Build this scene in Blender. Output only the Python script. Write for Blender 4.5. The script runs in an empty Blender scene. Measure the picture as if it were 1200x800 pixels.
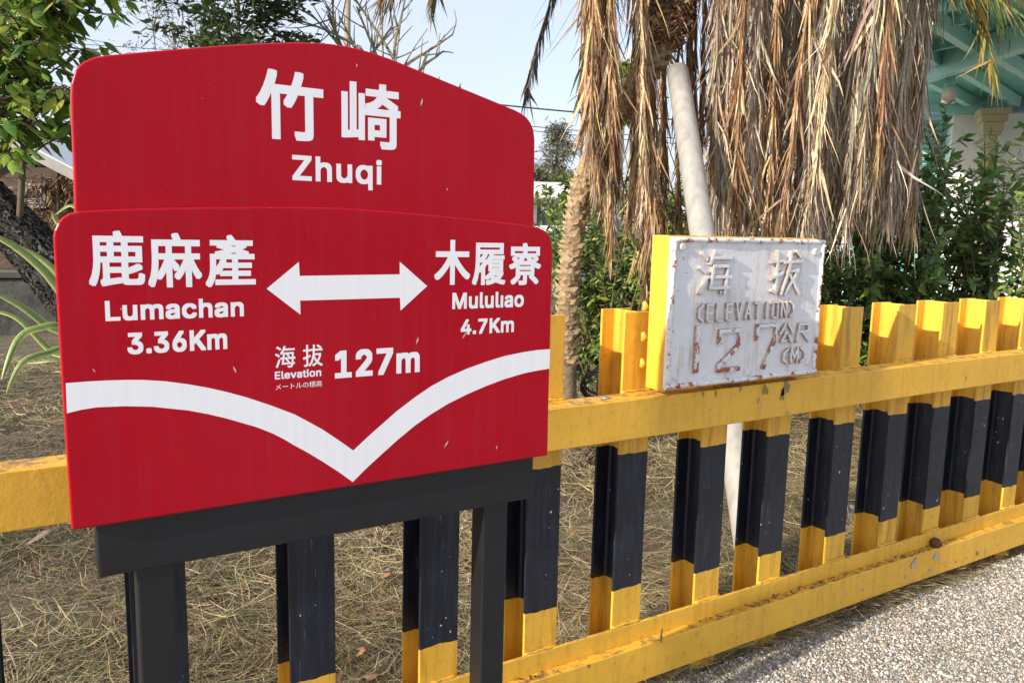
import bpy, bmesh, math, random
import numpy as np
from mathutils import Vector, Matrix
from mathutils.geometry import tessellate_polygon, delaunay_2d_cdt

random.seed(7)
rng = np.random.default_rng(11)
R = math.radians
scene = bpy.context.scene
col = scene.collection

# ------------------------------------------------------------------ camera
CAM = np.array([0.0, 0.0, 1.28])
F_PX, PITCH, ROLL, YAW = 940.0, R(7.92), R(1.345), R(31.87)   # for a 1200 px wide picture
AX = np.array([math.sin(YAW) * math.cos(PITCH), math.cos(YAW) * math.cos(PITCH), -math.sin(PITCH)])
_r = np.array([math.cos(YAW), -math.sin(YAW), 0.0])
_u = np.cross(_r, AX)
RT = _r * math.cos(ROLL) + _u * math.sin(ROLL)
UP = -_r * math.sin(ROLL) + _u * math.cos(ROLL)
cd = bpy.data.cameras.new("camera")
cd.sensor_width = 36.0
cd.lens = 36.0 * F_PX / 1200.0
cd.clip_start = 0.05
cd.clip_end = 2000.0
cam = bpy.data.objects.new("camera", cd)
cam.matrix_world = Matrix(((RT[0], UP[0], -AX[0], CAM[0]), (RT[1], UP[1], -AX[1], CAM[1]),
                           (RT[2], UP[2], -AX[2], CAM[2]), (0, 0, 0, 1)))
col.objects.link(cam)
scene.camera = cam

# ------------------------------------------------------------------ sky and sun
SUN_EL = R(22.6)
SUN_TO = Vector((-math.cos(SUN_EL) * math.cos(R(6.5)), -math.cos(SUN_EL) * math.sin(R(6.5)), math.sin(SUN_EL)))
world = bpy.data.worlds.new("World")
scene.world = world
world.use_nodes = True
wn = world.node_tree
bg = wn.nodes["Background"]
sky = wn.nodes.new("ShaderNodeTexSky")
sky.sky_type = 'NISHITA'
sky.sun_disc = False
sky.sun_elevation = SUN_EL
sky.sun_rotation = math.atan2(SUN_TO.x, SUN_TO.y)
sky.air_density = 1.0
sky.dust_density = 2.0
sky.ozone_density = 1.0
# a thin veil of high cloud over the whole sky
_tc = wn.nodes.new("ShaderNodeTexCoord"); _mp = wn.nodes.new("ShaderNodeMapping"); _mp.inputs["Scale"].default_value = (1.0, 1.0, 2.6)
_nz = wn.nodes.new("ShaderNodeTexNoise"); _nz.inputs["Scale"].default_value = 2.4; _nz.inputs["Detail"].default_value = 5
_mr = wn.nodes.new("ShaderNodeMapRange"); _mr.inputs[1].default_value = .35; _mr.inputs[2].default_value = .68; _mr.inputs[3].default_value = .60; _mr.inputs[4].default_value = .93
_mx = wn.nodes.new("ShaderNodeMix"); _mx.data_type = 'RGBA'; _mx.inputs[7].default_value = (2.95, 3.12, 3.68, 1)
wn.links.new(_tc.outputs["Generated"], _mp.inputs[0]); wn.links.new(_mp.outputs[0], _nz.inputs["Vector"]); wn.links.new(_nz.outputs["Fac"], _mr.inputs[0])
wn.links.new(_mr.outputs[0], _mx.inputs[0]); wn.links.new(sky.outputs[0], _mx.inputs[6]); wn.links.new(_mx.outputs[2], bg.inputs[0])
bg.inputs[1].default_value = 0.15
sd = bpy.data.lights.new("sun", 'SUN')
sd.energy = 3.6
sd.angle = R(0.5)
sd.color = (1.0, 0.90, 0.76)
sun = bpy.data.objects.new("sun", sd)
sun.rotation_euler = SUN_TO.to_track_quat('Z', 'Y').to_euler()
sun.location = (-6, -1, 5)
col.objects.link(sun)
scene.view_settings.view_transform = 'Standard'
scene.view_settings.look = 'None'
scene.view_settings.gamma = 1.0
scene.view_settings.exposure = 0.95
scene.cycles.max_bounces = 8
scene.cycles.transparent_max_bounces = 8

# ------------------------------------------------------------------ measuring: photograph pixel -> place
def ray(px, py):
    return AX + (px - 600.0) / F_PX * RT - (py - 400.0) / F_PX * UP
def on_y(px, py, y):
    d = ray(px, py); return CAM + d * (y / d[1])
def on_z(px, py, z):
    d = ray(px, py); return CAM + d * ((z - CAM[2]) / d[2])
def at(px, py, depth):
    return CAM + ray(px, py) * depth

# ------------------------------------------------------------------ object helpers
def put(o, label=None, cat=None, group=None, kind=None, parent=None):
    col.objects.link(o)
    if label: o["label"] = label
    if cat: o["category"] = cat
    if group: o["group"] = group
    if kind: o["kind"] = kind
    if parent is not None: o.parent = parent
    return o
def empty(name, loc, label, cat, group=None):
    o = bpy.data.objects.new(name, None)
    o.empty_display_size = 0.1
    o.location = Vector([float(v) for v in loc])
    return put(o, label, cat, group)
def wpos(o):
    p = Vector((0, 0, 0))
    while o is not None:
        p = p + o.location; o = o.parent
    return p
def copy_of(o, parent, loc, rot=None, scale=None):
    c = o.copy(); col.objects.link(c); c.parent = parent; c.location = Vector([float(v) for v in loc])
    if rot is not None: c.rotation_euler = rot
    if scale is not None: c.scale = scale
    return c

class MB:
    """collects shapes in world coordinates, then links them as one mesh object"""
    def __init__(s): s.v = []; s.f = []; s.c = []; s.sm = []
    def add(s, vs, fs, color=None, smooth=False):
        n = len(s.v); s.v += [tuple(map(float, p)) for p in vs]
        for f in fs: s.f.append(tuple(i + n for i in f)); s.sm.append(smooth)
        s.c += [tuple(color) if color is not None else (1, 1, 1)] * len(vs)
        return s
    def box(s, a, b, color=None):
        x0, y0, z0 = a; x1, y1, z1 = b
        return s.add([(x0, y0, z0), (x1, y0, z0), (x1, y1, z0), (x0, y1, z0), (x0, y0, z1), (x1, y0, z1), (x1, y1, z1), (x0, y1, z1)],
                     [(0, 3, 2, 1), (4, 5, 6, 7), (0, 1, 5, 4), (1, 2, 6, 5), (2, 3, 7, 6), (3, 0, 4, 7)], color)
    def bar(s, p, q, w, h, up=(0, 0, 1), color=None):
        p = np.array(p, float); q = np.array(q, float); d = q - p; d /= np.linalg.norm(d)
        x = np.cross(d, np.array(up, float)); x /= np.linalg.norm(x); z = np.cross(x, d)
        vs = []
        for e in (p, q):
            for sx, sz in ((-1, -1), (1, -1), (1, 1), (-1, 1)): vs.append(e + x * sx * w / 2 + z * sz * h / 2)
        return s.add(vs, [(0, 1, 2, 3), (7, 6, 5, 4), (0, 4, 5, 1), (1, 5, 6, 2), (2, 6, 7, 3), (3, 7, 4, 0)], color)
    def tube(s, pts, rad, n=8, color=None, caps=True):
        pts = [np.array(p, float) for p in pts]
        if not hasattr(rad, '__len__'): rad = [rad] * len(pts)
        vs = []; fs = []; ref = np.array([0.31, 0.52, 0.79])
        for i, p in enumerate(pts):
            t = pts[min(i + 1, len(pts) - 1)] - pts[max(i - 1, 0)]; t = t / (np.linalg.norm(t) + 1e-9)
            if i == 0:
                a = np.cross(t, ref if abs(t @ ref) < .9 else np.array([1., 0, 0]))
            a = a - t * (a @ t); a /= np.linalg.norm(a); b = np.cross(t, a)
            for k in range(n):
                an = 2 * math.pi * k / n
                vs.append(p + (a * math.cos(an) + b * math.sin(an)) * rad[i])
        for i in range(len(pts) - 1):
            for k in range(n):
                fs.append((i * n + k, i * n + (k + 1) % n, (i + 1) * n + (k + 1) % n, (i + 1) * n + k))
        s.add(vs, fs, color, True)
        if caps:
            m = len(s.v) - len(vs)
            s.f.append(tuple(m + k for k in range(n))[::-1]); s.sm.append(False)
            s.f.append(tuple(m + (len(pts) - 1) * n + k for k in range(n))); s.sm.append(False)
        return s
    def prism(s, poly, fn, t0, t1, color=None):
        """poly: 2D outline (counter-clockwise), fn(a, b, t) -> point; extruded t0 (front) to t1"""
        n = len(poly)
        vs = [fn(a, b, t0) for a, b in poly] + [fn(a, b, t1) for a, b in poly]
        fs = [tuple(range(n)), tuple(range(2 * n - 1, n - 1, -1))]
        fs += [(i, i + n, (i + 1) % n + n, (i + 1) % n) for i in range(n)]
        return s.add(vs, fs, color)
    def grow(s, V, Fq, C):
        n = len(s.v); s.v += [tuple(p) for p in V.tolist()]; s.f += [tuple(i + n for i in f) for f in Fq.tolist()]
        s.c += [tuple(c) for c in C.tolist()]; s.sm += [True] * len(Fq); return s
    def build(s, name, mat, parent=None, bevel=0, seg=2, origin=None, **kw):
        me = bpy.data.meshes.new(name)
        org = wpos(parent) if parent is not None else Vector((0, 0, 0))
        loc = Vector((0, 0, 0)) if origin is None else Vector([float(x) for x in origin]) - org
        o0 = org + loc
        me.from_pydata([(x - o0.x, y - o0.y, z - o0.z) for x, y, z in s.v], [], s.f)
        me.polygons.foreach_set("use_smooth", s.sm)
        at_ = me.color_attributes.new("tint", 'FLOAT_COLOR', 'POINT')
        at_.data.foreach_set("color", np.array([(r, g, b, 1.0) for r, g, b in s.c], dtype=np.float32).ravel())
        me.update()
        o = bpy.data.objects.new(name, me); o.location = loc
        me.materials.append(mat)
        put(o, parent=parent, **kw)
        if bevel:
            m = o.modifiers.new("bevel", 'BEVEL'); m.width = bevel; m.segments = seg; m.limit_method = 'ANGLE'; m.angle_limit = R(40)
        return o

def mass(name, V, F, C, mat, parent=None, origin=None, smooth=True, **kw):
    """a mesh straight from arrays: V (n,3) world, F (m,k) faces of equal size, C (n,3) colours"""
    me = bpy.data.meshes.new(name)
    org = wpos(parent) if parent is not None else Vector((0, 0, 0))
    loc = Vector((0, 0, 0)) if origin is None else Vector([float(x) for x in origin]) - org
    o0 = np.array(org + loc)
    V = (V - o0).astype(np.float32); F = F.astype(np.int32); k = F.shape[1]
    me.vertices.add(len(V)); me.vertices.foreach_set("co", V.ravel())
    me.loops.add(F.size); me.loops.foreach_set("vertex_index", F.ravel())
    me.polygons.add(len(F)); me.polygons.foreach_set("loop_start", np.arange(0, F.size, k, dtype=np.int32))
    me.polygons.foreach_set("loop_total", np.full(len(F), k, dtype=np.int32))
    me.update(calc_edges=True)
    if smooth: me.polygons.foreach_set("use_smooth", np.ones(len(F), dtype=bool))
    a = me.color_attributes.new("tint", 'FLOAT_COLOR', 'POINT')
    a.data.foreach_set("color", np.concatenate([C, np.ones((len(C), 1))], 1).astype(np.float32).ravel())
    me.validate()
    o = bpy.data.objects.new(name, me); o.location = loc; me.materials.append(mat)
    return put(o, parent=parent, **kw)

def unit(a): return a / (np.linalg.norm(a, axis=-1, keepdims=True) + 1e-9)
def strips(P, W, S, C, fold=0.0):
    """N ribbons of K points: P (N,K,3), half widths W (N,K), side vectors S (N,K,3), colours C (N,3)"""
    N, K, _ = P.shape
    if fold:
        T = unit(np.gradient(P, axis=1)); Nn = unit(np.cross(T, S))
        rows = np.stack([P - S * W[..., None] + Nn * (fold * W)[..., None], P, P + S * W[..., None] + Nn * (fold * W)[..., None]], 2); m = 3
    else:
        rows = np.stack([P - S * W[..., None], P + S * W[..., None]], 2); m = 2
    V = rows.reshape(-1, 3)
    i = np.arange(N)[:, None, None] * K * m + np.arange(K - 1)[None, :, None] * m + np.arange(m - 1)[None, None, :]
    Fq = np.stack([i, i + 1, i + 1 + m, i + m], -1).reshape(-1, 4)
    return V, Fq, np.repeat(C, K * m, 0)
def join(parts):
    V = []; Fq = []; C = []; n = 0
    for v, f, c in parts:
        V.append(v); Fq.append(f + n); C.append(c); n += len(v)
    return np.concatenate(V), np.concatenate(Fq), np.concatenate(C)
def leaves(base, d, nrm, L, W, C, droop=0.25, K=5, fold=0.25, shape=(0.05, .75, 1.0, .7, 0.04)):
    base = np.asarray(base, float); N = len(base); t = np.linspace(0, 1, K)
    d = unit(np.asarray(d, float)); S = unit(np.cross(d, np.asarray(nrm, float)))
    P = base[:, None] + d[:, None] * (L[:, None] * t)[..., None]
    P[..., 2] -= (droop * L)[:, None] * t[None] ** 2 if not np.isscalar(droop) else droop * L[:, None] * t[None] ** 2
    Wd = W[:, None] * np.array(shape)[None]
    return strips(P, Wd, np.repeat(S[:, None], K, 1), C, fold)
def tint(N, cols, jitter=.12):
    c = np.array(cols)[rng.integers(0, len(cols), N)]
    return np.clip(c * (1 + rng.normal(0, jitter, (N, 1))) * (1 + rng.normal(0, jitter * .4, (N, 3))), .002, 1)

# ------------------------------------------------------------------ materials
class NT:
    def __init__(s, name):
        s.m = bpy.data.materials.new(name); s.m.use_nodes = True; s.t = s.m.node_tree
        s.b = s.t.nodes["Principled BSDF"]; s._co = None
    def n(s, kind, **kw):
        nd = s.t.nodes.new(kind)
        for k, v in kw.items(): setattr(nd, k, v)
        return nd
    def link(s, a, b): s.t.links.new(a, b)
    def coord(s, scale=(1, 1, 1), rnd=False):
        tc = s.n("ShaderNodeTexCoord"); mp = s.n("ShaderNodeMapping"); mp.inputs["Scale"].default_value = scale
        s.link(tc.outputs["Object"], mp.inputs["Vector"])
        if rnd:
            oi = s.n("ShaderNodeObjectInfo"); cb = s.n("ShaderNodeCombineXYZ"); mu = s.n("ShaderNodeMath", operation='MULTIPLY')
            mu.inputs[1].default_value = 37.0; s.link(oi.outputs["Random"], mu.inputs[0])
            s.link(mu.outputs[0], cb.inputs[0]); s.link(mu.outputs[0], cb.inputs[1]); s.link(mu.outputs[0], cb.inputs[2])
            s.link(cb.outputs[0], mp.inputs["Location"])
        return mp.outputs[0]
    def noise(s, vec, scale, detail=4, rough=.6):
        nd = s.n("ShaderNodeTexNoise"); nd.inputs["Scale"].default_value = scale; nd.inputs["Detail"].default_value = detail
        nd.inputs["Roughness"].default_value = rough; s.link(vec, nd.inputs["Vector"]); return nd.outputs["Fac"]
    def ramp(s, fac, a, b, lo=0.0, hi=1.0):
        nd = s.n("ShaderNodeMapRange"); nd.inputs[1].default_value = a; nd.inputs[2].default_value = b
        nd.inputs[3].default_value = lo; nd.inputs[4].default_value = hi; s.link(fac, nd.inputs[0]); return nd.outputs[0]
    def math(s, op, a, b=None):
        nd = s.n("ShaderNodeMath", operation=op)
        for i, x in enumerate((a, b)):
            if x is None: continue
            if isinstance(x, (int, float)): nd.inputs[i].default_value = x
            else: s.link(x, nd.inputs[i])
        return nd.outputs[0]
    def mix(s, fac, a, b):
        nd = s.n("ShaderNodeMix", data_type='RGBA')
        for sock, x in ((nd.inputs[0], fac), (nd.inputs[6], a), (nd.inputs[7], b)):
            if isinstance(x, (int, float)): sock.default_value = x
            elif isinstance(x, tuple): sock.default_value = (*x, 1)
            else: s.link(x, sock)
        return nd.outputs[2]
    def attr(s):
        nd = s.n("ShaderNodeAttribute"); nd.attribute_name = "tint"; return nd.outputs["Color"]
    def base(s, c):
        if isinstance(c, tuple): s.b.inputs["Base Color"].default_value = (*c, 1)
        else: s.link(c, s.b.inputs["Base Color"])
    def rough(s, r):
        if isinstance(r, (int, float)): s.b.inputs["Roughness"].default_value = r
        else: s.link(r, s.b.inputs["Roughness"])
    def bump(s, h, strength=.3, dist=.002):
        nd = s.n("ShaderNodeBump"); nd.inputs["Strength"].default_value = strength; nd.inputs["Distance"].default_value = dist
        s.link(h, nd.inputs["Height"]); s.link(nd.outputs[0], s.b.inputs["Normal"])
def plain(name, c, rough=.6, metal=0, var=.12, scale=12, bump=.15, dist=.003):
    t = NT(name); v = t.coord((1, 1, 1)); n = t.noise(v, scale)
    t.base(t.mix(t.ramp(n, .3, .7), tuple(x * (1 - var) for x in c), tuple(min(1, x * (1 + var)) for x in c)))
    t.rough(rough); t.b.inputs["Metallic"].default_value = metal
    if bump: t.bump(t.noise(v, scale * 6), bump, dist)
    return t.m
def tinted(name, rough=.6, transl=0.0, var=.25, scale=60, spec=.3):
    """colour comes from each piece's own tint; leaves let light through"""
    t = NT(name); v = t.coord(); n = t.noise(v, scale, 2)
    a = t.attr(); hs = t.n("ShaderNodeHueSaturation"); t.link(a, hs.inputs["Color"]); t.link(t.ramp(n, .25, .75, 1 - var, 1 + var), hs.inputs["Value"])
    c = hs.outputs[0]; t.base(c); t.rough(rough); t.b.inputs["Specular IOR Level"].default_value = spec
    if transl:
        tr = t.n("ShaderNodeBsdfTranslucent"); mx = t.n("ShaderNodeMixShader"); mx.inputs[0].default_value = transl
        t.link(c, tr.inputs["Color"]); t.link(t.b.outputs[0], mx.inputs[1]); t.link(tr.outputs[0], mx.inputs[2])
        t.link(mx.outputs[0], t.t.nodes["Material Output"].inputs["Surface"])
    return t.m

def yellow_paint(name, bands=False, dirt=.5):
    t = NT(name); v = t.coord((1, 1, 1), rnd=True)
    n1 = t.noise(v, 9, 4); n2 = t.noise(v, 45, 5, .65); n3 = t.noise(v, 240, 2)
    c = t.mix(t.ramp(n1, .3, .72), (.74, .415, .040), (.84, .475, .048))
    c = t.mix(t.math('MULTIPLY', t.ramp(n2, .55, .72), .45), c, (.42, .20, .022))       # brown weathering
    vs = t.coord((30, 30, 3.0), rnd=True); st = t.noise(vs, 1.2, 4, .6)
    c = t.mix(t.math('MULTIPLY', t.ramp(st, .50, .70), .62 * dirt), c, (.20, .085, .02))   # run-down streaks
    if bands:
        tc = t.n("ShaderNodeTexCoord"); sp = t.n("ShaderNodeSeparateXYZ"); t.link(tc.outputs["Object"], sp.inputs[0])
        wob = t.math('MULTIPLY', t.math('SUBTRACT', t.noise(v, 22, 2), .5), .013)
        z = t.math('ADD', sp.outputs[2], wob)
        blk = t.math('MULTIPLY', t.math('GREATER_THAN', z, .298), t.math('LESS_THAN', z, .678))
        kc = t.mix(t.ramp(t.noise(vs, 3.0, 4), .45, .75), (.0060, .0090, .018), (.019, .029, .052))
        kc = t.mix(t.math('MULTIPLY', t.math('GREATER_THAN', t.noise(v, 85, 1, .3), .765), t.math('GREATER_THAN', t.noise(v, 8, 2, .4), .55)), kc, (.55, .55, .52))      # paint spots
        kc = t.mix(t.math('MULTIPLY', t.math('GREATER_THAN', t.noise(t.coord((120, 120, 9), rnd=True), 1, 3), .70), .5), kc, (.16, .17, .19))
        c = t.mix(blk, c, kc)
        t.rough(t.math('ADD', t.math('MULTIPLY', blk, -.02), t.ramp(n2, .3, .7, .36, .55)))
    else:
        t.rough(t.ramp(n2, .3, .7, .38, .62))
    chip = t.math('GREATER_THAN', t.noise(v, 14, 6, .7), .69 if not bands else .72)
    edge = t.math('GREATER_THAN', t.noise(v, 14, 6, .7), .68)
    chipc = t.mix(t.ramp(n3, .4, .6), (.25, .20, .13), (.36, .34, .30))
    if not bands:
        c = t.mix(edge, c, (.42, .20, .03)); c = t.mix(chip, c, chipc)
    g = t.n("ShaderNodeNewGeometry"); sp2 = t.n("ShaderNodeSeparateXYZ"); t.link(g.outputs["Normal"], sp2.inputs[0])
    upf = t.math('GREATER_THAN', sp2.outputs[2], .85)
    gr = t.math('MULTIPLY', upf, t.ramp(t.noise(v, 30, 6, .7), .46, .62))
    c = t.mix(t.math('MULTIPLY', gr, .85), c, t.mix(n3, (.10, .065, .03), (.22, .16, .10)))          # settled dirt on ledges
    t.base(c)
    h = t.math('ADD', t.math('MULTIPLY', n3, .25), t.math('ADD', n2, t.math('MULTIPLY', gr, .8)))
    t.bump(h, .35, .0025)
    return t.m

M = {}
M['yellow'] = yellow_paint("weathered_yellow_paint", False, .3)
M['banded'] = yellow_paint("banded_post_paint", True, .9)

t = NT("red_sign_paint"); v = t.coord()
drip = t.noise(t.coord((55, 55, 2.2)), 1.0, 4, .65); fine = t.noise(v, 300, 3)
c = t.mix(t.ramp(t.noise(v, 3, 3), .3, .7), (.40, .0042, .0145), (.46, .0054, .0180))
c = t.mix(t.math('MULTIPLY', t.ramp(t.noise(t.coord((1, 1, .6)), 2.2, 5, .6), .40, .75), .34), c, (.40, .022, .034))
c = t.mix(t.math('MULTIPLY', t.ramp(drip, .48, .78), .20), c, (.30, .045, .055))
c = t.mix(t.math('MULTIPLY', t.math('GREATER_THAN', fine, .69), .30), c, (.5, .25, .25))
t.base(c); t.rough(t.ramp(drip, .35, .7, .16, .27)); t.b.inputs["Specular IOR Level"].default_value = .11
t.bump(t.math('ADD', drip, t.math('MULTIPLY', fine, .25)), .10, .0008); M['red'] = t.m

t = NT("white_sign_film"); v = t.coord(); drip = t.noise(t.coord((70, 70, 2.0)), 1.0, 4, .65)
t.base(t.mix(t.math('MULTIPLY', t.ramp(drip, .45, .8), .5), (.90, .905, .93), (.76, .78, .82))); t.rough(.4); M['film'] = t.m
M['black'] = plain("black_steel_paint", (.0088, .0088, .0118), .42, 0, .25, 9, .12, .001)
M['fleck'] = plain("bare_scratch", (.60, .48, .42), .7)

def peeling(name, red, thr, pits=True):
    t = NT(name); v = t.coord(); n = t.noise(v, 38, 7, .72); n2 = t.noise(v, 9, 3); n3 = t.noise(v, 160, 3)
    c = t.mix(t.ramp(n2, .3, .7), (.70, .70, .72), (.80, .80, .81))
    c = t.mix(t.math('MULTIPLY', t.ramp(t.noise(v, 24, 5, .7), .56, .75), .5), c, (.50, .45, .36))
    c = t.mix(t.math('GREATER_THAN', n, thr - .02), c, (.55, .45, .33))
    c = t.mix(t.math('GREATER_THAN', n, thr), c, red)
    if pits:
        p = t.noise(v, 85, 3, .55)
        c = t.mix(t.math('GREATER_THAN', p, .70), c, (.05, .035, .03))
        c = t.mix(t.math('MULTIPLY', t.ramp(t.noise(t.coord((40, 40, 7)), 1, 4), .53, .70), .62), c, (.47, .38, .22))
    t.base(c); t.rough(.62); t.bump(t.math('ADD', n, t.math('MULTIPLY', n3, .5)), .55, .003); return t.m
def worn_relief(name, thr):
    # raised characters: white paint worn through to primer along every edge
    m = peeling(name, (.33, .085, .05), thr, False); t = NT.__new__(NT); t.m = m; t.t = m.node_tree; t.b = t.t.nodes["Principled BSDF"]
    old = t.b.inputs["Base Color"].links[0].from_socket; g = t.n("ShaderNodeNewGeometry"); sp = t.n("ShaderNodeSeparateXYZ"); t.link(g.outputs["True Normal"], sp.inputs[0])
    v = t.coord(); e = t.math('MULTIPLY', t.ramp(sp.outputs[1], -.97, -.55), t.ramp(t.noise(v, 50, 3), .30, .52, .28, .85))
    t.base(t.mix(e, old, t.mix(t.ramp(t.noise(v, 130, 2), .4, .6), (.42, .29, .18), (.27, .15, .09)))); return m
M['plate'] = peeling("peeling_white_paint", (.34, .16, .07), .675)
M['rim'] = peeling("white_rim_over_red_primer", (.36, .07, .04), .560, False)
M['relief'] = worn_relief("worn_raised_letter_paint", .615)
M['numeral'] = worn_relief("worn_raised_numeral_paint", .535)
M['rust'] = plain("rust", (.10, .045, .022), .9, 0, .5, 60, .6, .004)
M['zinc'] = plain("zinc_bolt", (.35, .36, .37), .5, .6)

t = NT("pvc_pipe_plastic"); v = t.coord()
c = t.mix(t.ramp(t.noise(t.coord((25, 25, 2.5)), 1, 4), .4, .75), (.36, .345, .31), (.25, .24, .215))
t.base(c); t.rough(.38); M['pvc'] = t.m

# exposed aggregate paving: cement between, real pebbles on top
t = NT("aggregate_paving"); v = t.coord()
vo = t.n("ShaderNodeTexVoronoi"); vo.inputs["Scale"].default_value = 95.0; t.link(v, vo.inputs["Vector"])
sep = t.n("ShaderNodeSeparateColor"); t.link(vo.outputs["Color"], sep.inputs[0])
cr = t.n("ShaderNodeValToRGB"); t.link(sep.outputs[0], cr.inputs[0])
e = cr.color_ramp.elements; e[0].color = (.20, .18, .15, 1); e[1].color = (.55, .51, .44, 1)
x = e.new(.5); x.color = (.36, .32, .26, 1)
gap = t.ramp(vo.outputs["Distance"], .35, .6)
t.base(t.mix(gap, cr.outputs[0], (.17, .16, .145))); t.rough(.8)
t.bump(t.math('SUBTRACT', 1.0, vo.outputs["Distance"]), .7, .006); M['paving'] = t.m
M['pebble'] = tinted("pebble_stone", .55, 0, .15, 200, .4)
M['soil'] = plain("dry_soil", (.125, .098, .060), .95, 0, .35, 7, .8, .02)
M['straw'] = tinted("dry_straw", .7, .12, .2, 90)
M['dead'] = tinted("dead_palm_leaf", .62, .22, .3, 45)
M['leaf'] = tinted("living_leaf", .42, .30, .18, 60, .4)
M['gloss'] = tinted("glossy_leaf", .34, .36, .18, 60, .5)
M['far'] = tinted("distant_leaf", .6, .2, .2, 20)
M['twig'] = plain("twig_bark", (.11, .085, .055), .9, 0, .3, 30, .5, .004)
M['bare'] = plain("pale_branch_bark", (.20, .175, .11), .85, 0, .25, 20, .4, .005)
t = NT("dark_furrowed_bark"); v = t.coord((9, 9, 9)); st = t.noise(t.coord((22, 22, 22)), 1.4, 6, .7)
t.base(t.mix(t.ramp(st, .38, .68), (.003, .003, .003), (.038, .034, .030))); t.rough(.75); t.bump(st, .9, .02); M['bark'] = t.m
t = NT("palm_trunk_bark"); st = t.noise(t.coord((30, 30, 30)), 1.3, 5, .7)
t.base(t.mix(t.ramp(st, .35, .7), (.10, .070, .042), (.30, .225, .14))); t.rough(.9); t.bump(st, .6, .006); M['palm_bark'] = t.m
M['scar'] = tinted("palm_leaf_base", .85, 0, .45, 40)
M['fibre'] = tinted("palm_fibre", .8, .1, .35, 60)
M['planks'] = plain("weathered_brown_planks", (.075, .050, .036), .85, 0, .35, 6, .4, .004)
M['greywood'] = plain("grey_painted_wood", (.28, .27, .25), .7)
M['tin'] = plain("pale_tin_roof", (.55, .57, .60), .5, 0, .1)
M['white'] = plain("white_wall_paint", (.82, .82, .83), .7, 0, .05, 3)
M['cream'] = plain("cream_column_paint", (.50, .41, .26), .7, 0, .06, 5)
M['teal'] = plain("teal_roof_paint", (.20, .54, .49), .5, 0, .08, 4, .05)
M['teal_light'] = plain("pale_teal_roof_paint", (.36, .68, .63), .5, 0, .06, 4, .05)
M['concrete'] = plain("mossy_concrete", (.085, .085, .075), .95, 0, .5, 5, .5, .01)
M['glass'] = plain("dark_window_glass", (.10, .12, .13), .12, 0, .2, 2, 0)
M['green'] = plain("green_awning", (.03, .20, .075), .6)
M['polewood'] = plain("weathered_pole_concrete", (.27, .23, .175), .85, 0, .25, 15)
M['wire'] = plain("black_cable", (.03, .035, .045), .6, 0, .1, 5, 0)
M['brickpath'] = plain("worn_red_paving", (.24, .13, .105), .9, 0, .2, 9)
M['lampglass'] = plain("frosted_lamp_glass", (.55, .52, .42), .5)
M['rubber'] = plain("black_hose", (.035, .03, .028), .6)

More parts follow.
